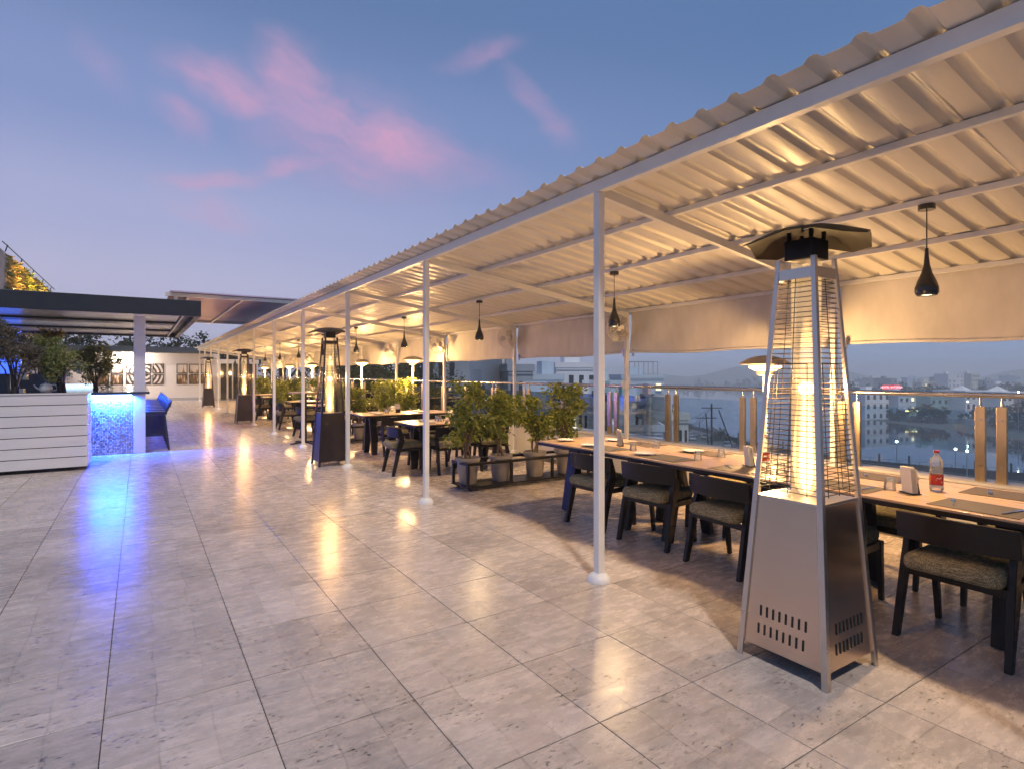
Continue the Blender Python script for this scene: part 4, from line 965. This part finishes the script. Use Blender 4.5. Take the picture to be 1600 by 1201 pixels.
def rack(yc, label, idx):
    t = thing('plant_rack', label, 'rack', (4.5, yc, 0), 0, 'black plant racks')
    hx, hy = 1.0, .20
    for sx in (-hx, -.34, .34, hx):
        for sy in (-hy, hy): MB().box(sx - .017, sx + .017, sy - .017, sy + .017, .065, .329).build('upright', M['dark_metal'], t)
    for sy in (-hy, hy): MB().box(-hx - .02, hx + .02, sy - .02, sy + .02, .33, .365).build('top_rail', M['dark_metal'], t, bevel=.003)
    for sx in (-hx, hx): MB().box(sx - .019, sx + .019, -hy + .021, hy - .021, .331, .363).build('end_rail', M['dark_metal'], t)
    MB().box(-hx - .02, hx + .02, -hy - .018, hy + .018, .045, .0645).build('shelf', M['dark_metal'], t)
    for sx in (-hx + .06, hx - .06):
        for sy in (-hy + .03, hy - .03): MB().tube([(sx, sy - .012, .0225), (sx, sy + .012, .0225)], .0222, 12).build('castor', M['dark_metal'], t, 40)
    for k, dx in enumerate((-.88, -.40, .19, .72)):
        f = thing('potted_ficus', f'{("leftmost", "second", "third", "rightmost")[k]} potted ficus in the {("nearest", "second", "third", "fourth")[idx]} black rack', 'plant', (4.5 + dx, yc + (.02, -.02, .01, -.01)[k], .0652), 0, 'potted ficus plants')
        link('pot', pot_mesh, f); link('soil', soil_mesh, f)
        sm_, lm_ = fm_[(k + idx) % 4]; o = link('stems', sm_, f, 0, (0, 0, -.04)); o2 = link('foliage', lm_, f, 0, (0, 0, -.04)); tag(o2, kind='stuff')
        o.rotation_euler = o2.rotation_euler = (0, 0, idx * 1.9 + k * .3)
for i, yc in enumerate((6.62, 12.55, 18.4, 24.5)): rack(yc, f'{("nearest", "second", "third", "fourth")[i]} black rack on castors holding four potted ficus', i)

# ---- bar stools lined up along the counter
def stool_parts(t):
    for sx in (-1, 1):
        for sy in (-1, 1):
            MB().bar((sx * .20 + (.03 if sx > 0 else 0), sy * .19, .001), (sx * .15, sy * .16, .70), .035, .035, (1, 0, 0), .035, .045).build('leg', M['stool'], t, bevel=.004)
    for sx in (-1, 1): MB().bar((sx * .19, -.175, .24), (sx * .19, .175, .24), .022, .03).build('foot_rest', M['stool'], t)
    for sy in (-1, 1): MB().bar((-.18, sy * .178, .30), (.18, sy * .178, .30), .022, .03).build('stretcher', M['stool'], t)
    MB().box(-.20, .20, -.20, .20, .702, .765).build('seat', M['stool'], t, bevel=.015)
    for sy in (-1, 1): MB().bar((.175, sy * .18, .74), (.255, sy * .19, .93), .03, .04).build('back_post', M['stool'], t, bevel=.004)
    rg = [[(.225 + .02 * (1 - (i / 5 - 1) ** 2) + a, -.23 + .046 * i, z) for a, z in ((0, .845), (.022, .845), (.048, .975), (.026, .975))] for i in range(11)]
    MB().loft(rg).build('backrest', M['stool'], t, 40, .004)
for i in range(10):
    t = thing('bar_stool', f'{nth(i)} dark bar stool in the row along the blue lit bar', 'stool', (.26, 13.42 + .68 * i, 0), 0, 'bar stools along the counter')
    if i == 0: stool_parts(t); KIDS['stool'] = [(o, []) for o in kids(t)]
    else:
        for o, _ in KIDS['stool']:
            c_ = o.copy(); col.objects.link(c_); c_.parent = t

# ---- shrubs in and behind the planter
def shrub(label, loc, rx, ry, hz, mat_, n_, seed, leaf=.05):
    rnd = random.Random(seed); t = thing('planter_shrub', label, 'shrub', loc, 0, 'shrubs at the bar'); st = MB(); pts = []
    for k in range(9):
        q = Vector((rnd.uniform(-rx, rx) * .8, rnd.uniform(-ry, ry) * .8, rnd.uniform(.45, .95) * hz)); mid = Vector((q.x * .35 + rnd.uniform(-.04, .04), q.y * .35, q.z * .5)); st.tube([(rnd.uniform(-.05, .05), rnd.uniform(-.05, .05), 0), mid, q], [.016, .011, .003], 5)
        for j in range(4):
            p_ = mid.lerp(q, .35 + .2 * j) + Vector((rnd.gauss(0, rx * .28), rnd.gauss(0, ry * .28), rnd.gauss(0, .09))); st.tube([mid.lerp(q, .2 + .15 * j), p_], [.005, .002], 4); pts.append((p_, rnd.uniform(.07, .16)))
        pts.append((q, rnd.uniform(.09, .17)))
    st.build('stems', M['bark_dark'], t, 60)
    tag(leaf_cloud(rnd, pts, leaf, n_, .1, .5).build('foliage', mat_, t), kind='stuff')
shrub('tall dark feathery shrub in the planter at the left edge', (-1.62, 11.6, 1.14), .42, .3, 1.28, M['shrub_dark'], 5200, 31, .05)
shrub('round green shrub in the planter right of the tall dark one', (-1.02, 11.62, 1.14), .30, .28, .93, M['shrub'], 4600, 32, .045)
shrub('yellow-green shrub behind the bar counter beside the column', (-.80, 15.2, 1.14), .42, .35, 1.05, M['shrub'], 4600, 33, .055)
shrub('spiky pale green shrub behind the blue cabinet', (-1.85, 16.1, 1.2), .4, .35, 1.3, M['moss_wall'], 2200, 34, .08)
# ================================================================== BEYOND THE TERRACE
# ---- trees
def tree(label, x, y, ztop, rad, seed, m_, leaf=.35, n_=2600, zg=GZ, group='trees beyond the terrace'):
    rnd = random.Random(seed); t = thing('broadleaf_tree', label, 'tree', (x, y, zg), 0, group); H_ = ztop - zg; tr = MB(); pts = []
    tr.tube([(0, 0, 0), (.15, .1, H_ * .3), (-.1, .2, H_ * .6), (.0, .0, H_ * .9)], [rad * .085, rad * .065, rad * .045, .04], 8)
    for k in range(13):
        a = rnd.uniform(0, 6.28); r = rad * rnd.uniform(.25, .95); z = H_ - rad * rnd.uniform(.15, 1.5); q = Vector((r * math.cos(a), r * math.sin(a), z)); tr.tube([(0, 0, max(.4, z - rad * .6)), q * .6 + Vector((0, 0, z * .4 - rad * .1)), q], [rad * .035, rad * .02, .02], 5)
        for j in range(4): pts.append((q + Vector((rnd.gauss(0, rad * .2), rnd.gauss(0, rad * .2), rnd.gauss(0, rad * .14))), rad * rnd.uniform(.13, .27)))
    tr.build('trunk', M['bark_dark'], t, 60); tag(leaf_cloud(rnd, pts, leaf, n_, .2, .6).build('crown', m_, t), kind='stuff')
rnd = random.Random(77)
for i, (x, y, zt, r) in enumerate(((10.2, 27.5, 2.2, 2.6), (11.4, 32, 2.7, 3.6), (10.8, 37.5, 3.0, 3.8), (16.5, 44, 3.6, 5.0), (15.8, 37.5, 2.9, 4.0), (21, 52, 3.9, 6.0))):
    tree(f'{nth(i)} dark leafy tree beyond the railing of the far terrace half', x, y, zt, r, 100 + i, M['tree'], .24, 4200)
for i, (x, y, zt, r) in enumerate(((-4.0, 47, 4.5, 3.0), (-.5, 46, 4.6, 2.8), (2.3, 47, 4.5, 2.4), (5.0, 45, 4.2, 3.0), (8.6, 44, 4.4, 3.4))):
    tree(f'{nth(i)} dark tree showing over the end wall, counted from the left', x, y, zt, r, 150 + i, M['tree'], .26, 2200, 0)

# ---- buildings (wall, flat roof parapet, windows, roof pieces)
M['b_white'] = mat('b_white', (.76, .78, .80), .8, noise=(.35, .25, (1, 1, .4), 0))
M['b_blue'] = mat('b_blue', (.52, .62, .70), .8, noise=(.35, .3, (1, 1, .4), 0))
M['b_grey'] = mat('b_grey', (.32, .36, .40), .85, noise=(.35, .35, (1, 1, .4), 0))
M['b_cream'] = mat('b_cream', (.70, .66, .58), .8, noise=(.35, .25, (1, 1, .4), 0))
M['b_teal'] = mat('b_teal', (.28, .44, .46), .8, noise=(.35, .25, (1, 1, .4), 0))
M['b_pink'] = mat('b_pink', (.62, .48, .46), .8, noise=(.35, .25, (1, 1, .4), 0))
M['win'] = mat('win', (.035, .045, .06), .15)
M['win_lit'] = mat('win_lit', (.9, .8, .5), .4, emit=(1, .85, .45), estr=1.6)
M['tank'] = mat('tank', (.04, .045, .05), .5)
bx_ = MB(); bx_.box(-.5, .5, -.5, .5, -.5, .5)
UB = {}
def ubox(name, m_):
    k_ = (name, m_.name)
    if k_ not in UB: UB[k_] = bx_.mesh(name, m_)
    return UB[k_]
ah = MB(); pa = [(-.5, -.5), (.5, -.5), (.5, .2)] + [(.5 * math.cos(R(a)), .2 + .3 * math.sin(R(a))) for a in range(15, 180, 15)] + [(-.5, .2)]
ah.prism(pa, lambda x, z: (x, -.5, z), lambda x, z: (x, .5, z)); arch_mesh = ah.mesh('arched_window', M['win'])
def scaled(name, mesh, parent, c_, s_):
    o = link(name, mesh, parent, 0, c_); o.scale = s_; return o
def building(label, u0, u1, vt, D, dep, m_, rows, cols, rz=0.0, arch=False, extras=True, seed=0, zb=GZ, v_first=None, fh=3.2, skip=.15, lit=0.0):
    c_ = bgp((u0 + u1) / 2, D + dep / 2); W_ = (u1 - u0) * D / FPX; zt = zat(vt, D); rn = random.Random(seed + int(u0))
    t = thing('town_house', label, 'building', (c_.x, c_.y, zb), -YAW + rz, 'town buildings below the terrace'); H_ = zt - zb
    scaled('wall', ubox('wall', m_), t, (0, 0, H_ / 2), (W_, dep, H_))
    for a, b, sx, sy in ((0, -dep / 2 - .02, W_ + .3, .26), (0, dep / 2 + .02, W_ + .3, .26), (-W_ / 2 - .02, 0, .26, dep - .24), (W_ / 2 + .02, 0, .26, dep - .24)):
        scaled('parapet', ubox('parapet', m_), t, (a, b, H_ + .25), (sx, sy, .75))
    ww = min(1.3, W_ / (cols + .3) * .5) if cols else 0
    for r in range(rows):
        z = H_ - 1.9 - r * fh
        if z < 1: break
        for q in range(cols):
            if rn.random() < skip: continue
            x = -W_ / 2 + (q + .5) * W_ / cols
            mw = M['win_lit'] if rn.random() < lit else M['win']
            if arch: o = scaled('arched_window', arch_mesh, t, (x, -dep / 2 - .0, z), (ww, .16, 2.0))
            else:
                o = scaled('window', ubox('window', mw), t, (x, -dep / 2, z), (ww, .12, 1.35))
                scaled('sill', ubox('sill', m_), o, (0, -1.2, -.58), (1.25, 2.2, .09))
        if r < rows and cols: scaled('floor_band', ubox('floor_band', m_), t, (0, -dep / 2 - .06, H_ - .35 - r * fh), (W_, .12, .18))
    if extras:
        x = rn.uniform(-.25, .25) * W_
        hut = scaled('stair_hut', ubox('stair_hut', m_), t, (x, dep * .1, H_ + 1.2), (min(3.2, W_ * .4), min(3, dep * .5), 2.4))
        o = MB().lathe([(.0, 0), (.55, 0), (.55, 1.0), (.3, 1.2), (.0, 1.22)], 14).build('water_tank', M['tank'], t, 40, 0, (x + W_ * .2, dep * .2, H_ + .01))
    return t
near_b = [
    (692, 768, 548, 58, 10, 'b_grey', 3, 4, 'dark blank grey block beyond the railing right of the trees'),
    (742, 782, 566, 66, 8, 'b_white', 4, 3, 'narrow white house beside the dark block'),
    (778, 818, 578, 62, 9, 'b_grey', 3, 3, 'small dark house between two white ones'),
    (818, 868, 592, 74, 9, 'b_blue', 3, 3, 'low bluish house behind the third ficus'),
    (853, 918, 573, 84, 12, 'b_white', 5, 4, 'tall white house with roof hut and tank'),
    (916, 962, 600, 95, 10, 'b_blue', 3, 3, 'pale blue house just right of the near post'),
    (960, 1026, 590, 118, 12, 'b_blue', 5, 4, 'tall blue-grey block with rooftop frame left of the lake'),
    (948, 1010, 628, 82, 9, 'b_teal', 3, 3, 'teal house with cluttered roof below the blue block'),
    (1004, 1052, 640, 92, 9, 'b_grey', 3, 3, 'grey house at the lake corner'),
    (955, 1030, 672, 62, 8, 'b_white', 3, 4, 'white flat-roofed house nearest below the railing'),
    (1028, 1070, 658, 74, 8, 'b_blue', 3, 2, 'bluish house overlooking the lake shore'),
    (880, 950, 640, 66, 8, 'b_cream', 3, 3, 'cream house behind the near post'),
    (700, 770, 625, 44, 8, 'b_grey', 3, 4, 'dark low house behind the second ficus'),
    (770, 880, 640, 50, 9, 'b_blue', 3, 5, 'long bluish house behind the ficus rack'),
]
for i, (u0, u1, vt, D, dp, mm, rw, cl2, lb) in enumerate(near_b):
    building(lb, u0, u1, vt, D, dp, M[mm], rw, cl2, R((i * 37) % 40 - 20), seed=i, lit=.06)
rnd = random.Random(41)
spots_ = ['beside the teal house', 'behind the white flat-roofed house', 'at the foot of the blue-grey block', 'left of the grey corner house', 'in front of the cream house', 'behind the cream house', 'next to the lake corner', 'below the near post', 'left of the overhead wires', 'right of the pale blue house', 'by the shore lot', 'among the roofs behind the fourth ficus']
for i in range(12):
    u0 = 905 + (i * 61) % 150 + rnd.uniform(-6, 6); D = 60 + (i * 29) % 55; vt = 618 + (i * 47) % 70 + (12 if D < 80 else 0)
    building('small town house ' + spots_[i], u0, u0 + rnd.uniform(16, 32) * 80 / D, vt, D, 6, M[('b_white', 'b_blue', 'b_cream', 'b_teal', 'b_pink')[i % 5]], 3, 3, R(rnd.uniform(-30, 30)), seed=70 + i, lit=.08)
# rooftop frame on the blue block
t = thing('rooftop_frame', 'steel rooftop frame on the tall blue-grey block', 'frame', bgp(1002, 123, zat(590, 118) + .66), -YAW)
for x in (-3, -1, 1, 3):
    for y in (-2, 2): MB().bar((x, y, 0), (x, y, 2.6), .12).build('post', M['b_grey'], t)
for y in (-2, 2): MB().bar((-3.05, y, 2.67), (3.05, y, 2.67), .14).build('top_bar', M['b_grey'], t)
for x in (-3, -1, 1, 3): MB().bar((x, -1.92, 2.68), (x, 1.92, 2.68), .12).build('cross_bar', M['b_grey'], t)
far_b = [
    (1322, 1382, 613, 246, 16, 'b_white', 4, 5, True, 'white lakeside hotel with rows of arched windows'),
    (1380, 1424, 617, 244, 12, 'b_blue', 3, 4, False, 'lower pale wing right of the arched hotel'),
    (1428, 1476, 620, 240, 12, 'b_teal', 3, 4, False, 'dark green lakeside house between the two hotels'),
    (1476, 1530, 612, 235, 14, 'b_white', 3, 5, True, 'white lakeside villa with domed roof, left part'),
    (1530, 1584, 614, 228, 14, 'b_white', 3, 5, True, 'white lakeside villa with domed roof, right part'),
    (1584, 1640, 620, 222, 12, 'b_pink', 3, 4, False, 'pinkish house at the right edge beyond the lake'),
]
for i, (u0, u1, vt, D, dp, mm, rw, cl2, ar, lb) in enumerate(far_b):
    building(lb, u0, u1, vt, D, dp, M[mm], rw, cl2, R(14), arch=ar, seed=50 + i, lit=.05, fh=4.0, skip=.05, extras=i not in (3, 4))
for u, D in ((1503, 240), (1558, 234)):
    t = thing('roof_dome', 'white tent-shaped roof of the lakeside villa, ' + ('left' if u < 1530 else 'right') + ' one', 'roof', bgp(u, D, zat(613, 232) + .3), 0, 'roofs of the villa')
    MB().lathe([(4.2, 0), (3.4, .5), (1.6, 1.5), (.5, 2.1), (.0, 2.4)], 12).build('shell', M['b_white'], t); MB().tube([(0, 0, 2.3), (0, 0, 3.2)], .08, 6).build('finial', M['b_grey'], t)
rnd = random.Random(9)
for i in range(15):
    u0 = 1322 + i * 19 + rnd.uniform(-6, 6); D = rnd.uniform(420, 640); wpx = rnd.uniform(14, 30)
    building(f'{nth(i)} hazy town block from the left on the skyline beyond the lake', u0, u0 + wpx, rnd.uniform(583, 601), D, 14, M[('b_white', 'b_blue', 'b_cream', 'b_grey')[i % 4]], 4, 4, R(rnd.uniform(-20, 30)), seed=200 + i, fh=4, skip=.2, lit=.05)
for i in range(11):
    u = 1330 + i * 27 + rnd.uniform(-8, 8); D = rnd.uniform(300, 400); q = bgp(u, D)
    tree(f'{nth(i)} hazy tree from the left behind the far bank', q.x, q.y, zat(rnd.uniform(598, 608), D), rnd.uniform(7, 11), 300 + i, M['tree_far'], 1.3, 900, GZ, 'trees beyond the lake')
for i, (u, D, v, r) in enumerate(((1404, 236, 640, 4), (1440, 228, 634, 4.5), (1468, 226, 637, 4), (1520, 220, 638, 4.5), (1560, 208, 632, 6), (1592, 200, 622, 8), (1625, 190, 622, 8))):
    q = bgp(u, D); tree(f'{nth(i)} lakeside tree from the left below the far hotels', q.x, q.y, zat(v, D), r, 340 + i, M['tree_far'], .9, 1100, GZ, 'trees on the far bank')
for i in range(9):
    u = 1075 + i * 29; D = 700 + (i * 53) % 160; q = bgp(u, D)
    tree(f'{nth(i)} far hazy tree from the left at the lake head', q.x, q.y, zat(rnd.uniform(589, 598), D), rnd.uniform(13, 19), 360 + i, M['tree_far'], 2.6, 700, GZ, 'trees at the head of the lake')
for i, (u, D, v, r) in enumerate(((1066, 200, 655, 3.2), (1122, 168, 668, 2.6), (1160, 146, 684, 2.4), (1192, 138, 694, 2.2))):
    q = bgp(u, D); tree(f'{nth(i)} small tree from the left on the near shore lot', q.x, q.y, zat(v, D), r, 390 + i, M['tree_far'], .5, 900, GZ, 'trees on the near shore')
# far bank retaining wall
p0, p1 = bgp(1424, 236), bgp(1660, 196)
t = thing('retaining_wall', 'dark stone retaining wall along the far lake bank', 'wall'); MB().bar((p0.x, p0.y, GZ + .9), (p1.x, p1.y, GZ + .9), 1.2, 2.6).build('wall', M['b_grey'], t)
# hills at the head of the lake
hl = MB(); n_ = 60; ra, rb, rc = [], [], []
for i in range(n_ + 1):
    u = 500 + i * 25; D = 1350; q = bgp(u, D); zz = zat(578 + 9 * math.sin(i * .37) + 4 * math.sin(i * 1.1 + 1) + (6 if u > 1250 else 0), D); ra.append((q.x, q.y, GZ + .1)); rb.append((q.x * 1.08, q.y * 1.08, zz)); rc.append((q.x * 1.25, q.y * 1.25, GZ + .1))
hl.loft([ra, rb, rc], cap=False, closed=False)
M['hill'] = mat('hill', (.06, .075, .05), .95, noise=(.02, .4, (1, 1, 1), 0)); tag(hl.build('hills', M['hill'], None, 60), kind='structure')

# ---- lakeside promenade on our bank: rail, lamps, painted kerb wall
pw = thing('promenade_rail', 'dark promenade railing along the near lake shore', 'railing')
sh_pts = [bgp(1060, 214), bgp(1112, 186), bgp(1180, 148.5), bgp(1330, 122.5), bgp(1470, 112), bgp(1640, 103)]
for a, b in zip(sh_pts, sh_pts[1:]):
    MB().bar((a.x, a.y, GZ + .65), (b.x, b.y, GZ + .65), .6, 1.3).build('base_wall', M['tank'], pw)
    MB().bar((a.x, a.y, GZ + 1.9), (b.x, b.y, GZ + 1.9), .09).build('hand_rail', M['b_grey'], pw)
    for k in range(9):
        q = a.lerp(b, k / 9); MB().bar((q.x, q.y, GZ + 1.05), (q.x, q.y, GZ + (2.9 if k % 3 == 0 else 1.9)), .28 if k % 3 == 0 else .09).build('rail_post', M['tank'], pw)
M['asphalt'] = mat('asphalt', (.05, .052, .056), .85, noise=(.3, .2, (1, 1, 1), 0))
a, b = bgp(1080, 112), bgp(1680, 92)
rd = MB(); dr = Vector((b - a)).normalized(); nr = Vector((-dr.y, dr.x, 0))
rd.add([a + nr * 4 + Vector((0, 0, GZ + .03)), b + nr * 4 + Vector((0, 0, GZ + .03)), b - nr * 5 + Vector((0, 0, GZ + .03)), a - nr * 5 + Vector((0, 0, GZ + .03))], [(0, 1, 2, 3)]); tag(rd.build('lake_road', M['asphalt']), kind='structure')
kb = thing('painted_kerb_wall', 'low road wall painted in black and white blocks below the railing', 'wall')
a, b = bgp(1200, 101), bgp(1680, 90); n_ = 19
for k in range(n_):
    p_, q_ = a.lerp(b, k / n_), a.lerp(b, (k + .985) / n_); MB().bar((p_.x, p_.y, GZ + .85), (q_.x, q_.y, GZ + .85), .4, 1.7).build('block', M['b_white'] if k % 2 else M['tank'], kb)
def street_lamp(label, u, vtop, D, c_, e):
    q = bgp(u, D); zt = zat(vtop, D); t = thing('street_lamp', label, 'street lamp', (q.x, q.y, GZ), 0, 'street lamps by the lake'); H_ = zt - GZ
    MB().tube([(0, 0, 0), (0, 0, H_ - .1)], [.11, .06], 8).build('pole', M['b_grey'], t, 40)
    MB().lathe([(.0, -.22), (.16, -.16), (.22, 0), (.16, .16), (.0, .2)], 12).build('lamp_head', mat('lamp_' + str(u), (1, 1, 1), .4, emit=c_, estr=e), t, 40, 0, (0, 0, H_))
street_lamp('lit white street lamp on the promenade left of the right-hand bottle', 1401, 689, 118, (.75, 1, .95), 40)
street_lamp('lit greenish street lamp on the promenade behind the right-hand bottle', 1493, 701, 112, (.6, 1, .85), 35)
street_lamp('lit street lamp right of the greenish one beyond the promenade', 1511, 704, 108, (.6, 1, .85), 25)
street_lamp('lit lamp on the far bank at the right edge', 1591, 612, 190, (.9, .95, 1), 60)
street_lamp('lit lamp before the white lakeside villa', 1512, 627, 222, (.7, 1, .9), 50)
# lit kiosk on the far bank
t = thing('lit_kiosk', 'small kiosk with yellow lit roof edge on the far bank', 'kiosk', bgp(1415, 238, GZ), -YAW + R(14))
MB().box(-2.6, 2.6, -2, 2, 0, 4.0).build('wall', M['b_teal'], t); MB().box(-3.2, 3.2, -2.6, 2.6, 4.6, 5.0).build('roof', M['b_white'], t); MB().box(-3.1, 3.1, -2.72, -2.62, 4.05, 4.5).build('lit_edge', mat('kiosk_light', (1, .9, .4), .4, emit=(1, .88, .35), estr=3), t); MB().box(-3.0, 3.0, -2.3, 2.3, 4.01, 4.59).build('eave', M['b_white'], t)
# red hotel sign
t = thing('hotel_sign', 'red illuminated hotel sign on the skyline above the railing', 'sign', bgp(1393, 300, zat(604.5, 300)), -YAW)
M['sign_red'] = mat('sign_red', (.5, .02, .03), .5, emit=(1, .05, .08), estr=1.1); M['sign_text'] = mat('sign_text', (1, .8, .8), .5, emit=(1, .55, .6), estr=2.5)
MB().box(-4.6, 4.6, 0, .4, -1.25, 1.0).build('panel', M['sign_red'], t); 
for x in (-3, 0, 3): MB().box(x - .12, x + .12, .41, .6, -9, .8).build('support', M['b_grey'], t)
cv = bpy.data.curves.new('sign_text', 'FONT'); cv.body = 'HOTEL AVTERRA'; cv.size = 1.5; cv.align_x = 'CENTER'; cv.align_y = 'CENTER'; cv.extrude = .03
tmp = bpy.data.objects.new('tmp_text', cv); col.objects.link(tmp); dg = bpy.context.evaluated_depsgraph_get(); me = bpy.data.meshes.new_from_object(tmp.evaluated_get(dg)); bpy.data.objects.remove(tmp)
me.materials.clear(); me.materials.append(M['sign_text']); o = link('lettering', me, t, 0, (0, -.06, -.12)); o.rotation_euler = (R(90), 0, 0)
# utility poles and wires over the shore
up = []
for i, (u, vt, D, r) in enumerate(((1112, 630, 92, .16), (1103, 645, 86, .11), (1123, 640, 95, .12))):
    q = bgp(u, D); zt = zat(vt, D); t = thing('utility_pole', ('tall dark utility pole with crossarm by the lake shore', 'thin leaning utility pole left of the tall one', 'slanting brace pole right of the tall one')[i], 'pole', (q.x, q.y, GZ), 0, 'utility poles')
    lean = (0, -1.0, -5.0)[i]; rt = (math.cos(YAW) * lean, -math.sin(YAW) * lean)
    MB().tube([(-rt[0], -rt[1], 0), (0, 0, zt - GZ)], [r * 1.2, r * .8], 8).build('shaft', M['tank'], t, 40)
    if i < 2: MB().bar((-math.cos(YAW) * 1.6, math.sin(YAW) * 1.6, zt - GZ - .7), (math.cos(YAW) * 1.6, -math.sin(YAW) * 1.6, zt - GZ - .7), .13).build('crossarm', M['tank'], t)
    up.append(Vector((q.x, q.y, zt - .7)))
wr = []
for i, (a, b) in enumerate(((up[0], bgp(965, 66, -5.2)), (up[1], bgp(950, 62, -6.5)), (up[0], bgp(1040, 76, -6.0)))):
    pts = [a.lerp(b, k / 10) - Vector((0, 0, 4 * 1.0 * (k / 10) * (1 - k / 10))) for k in range(11)]
    o = MB().tube(pts, .035, 5).build('overhead_wire', M['tank']); tag(o, ('overhead wire from the tall pole to the white house', 'overhead wire from the leaning pole to the teal house', 'overhead wire from the tall pole to the bluish house')[i], 'wire', 'overhead wires')
# parked cars on the shore lot
def car(label, u, v, D, c_, rz):
    q = bgp(u, D); t = thing('parked_car', label, 'car', (q.x, q.y, GZ + .02), rz, 'cars parked on the shore')
    m_ = mat('car_' + str(u), c_, .25, .2, coat=.6)
    b_ = MB(); prof_ = [(-2.0, .35), (-2.02, .75), (-1.75, .88), (-1.15, .95), (1.1, .93), (1.85, .80), (2.05, .65), (2.03, .35)]
    b_.prism(prof_, lambda x, z: (x, -.82, z), lambda x, z: (x, .82, z)); b_.build('body', m_, t, bevel=.06)
    c2 = MB(); c2.hexa([(-1.5, -.78, .94), (.95, -.78, .94), (.95, .78, .94), (-1.5, .78, .94)], [(-1.0, -.62, 1.45), (.25, -.62, 1.45), (.25, .62, 1.45), (-1.0, .62, 1.45)]); c2.build('cabin', M['win'], t, bevel=.05)
    MB().box(-.95, .2, -.6, .6, 1.452, 1.49).build('roof', m_, t)
    for sx in (-1.25, 1.25):
        for sy in (-.82, .82): MB().tube([(sx, sy - .1, .32), (sx, sy + .1, .32)], .32, 14).build('wheel', M['tank'], t, 40)
for i, (u, D, c_, lb) in enumerate(((1074, 184, (.5, .52, .54), 'white parked car at the left end of the shore lot'), (1088, 178, (.10, .2, .25), 'teal parked car second in the shore lot'), (1102, 172, (.5, .5, .5), 'silver parked car in the middle of the shore lot'), (1136, 152, (.45, .45, .47), 'pale parked car right of the tall pole'), (1150, 147, (.06, .06, .08), 'dark parked car at the right end of the shore lot'), (1080, 168, (.55, .56, .56), 'white parked car in the near row of the shore lot'))):
    car(lb, u, 0, D, c_, R(20 + i * 7))
# parapet of the neighbouring roof below the railing
t = thing('neighbour_roof', 'flat neighbouring roof with pale edge below the railing', 'building', (16, 12, GZ))
MB().box(-4, 9, -12, 16, 0, GZ * -1 - 7.0).build('wall', M['b_blue'], t); MB().box(-4.2, -3.9, -12, 16, -GZ - 6.99, -GZ - 6.2).build('parapet', M['b_white'], t); MB().box(8.9, 9.2, -12, 16, -GZ - 6.99, -GZ - 6.2).build('parapet', M['b_white'], t)

# ---- haze
hz = MB(); hz.box(-60, 2100, -900, 2300, GZ - 1.2, 30)
hm = bpy.data.materials.new('haze'); hm.use_nodes = True; n = hm.node_tree.nodes; n.clear(); out = n.new('ShaderNodeOutputMaterial'); pv = n.new('ShaderNodeVolumePrincipled')
pv.inputs['Color'].default_value = (.95, .98, 1.0, 1); pv.inputs['Density'].default_value = HAZE; pv.inputs['Anisotropy'].default_value = 0.0
hm.node_tree.links.new(pv.outputs[0], out.inputs['Volume'])
ho_ = hz.build('haze', hm); tag(ho_, kind='stuff')
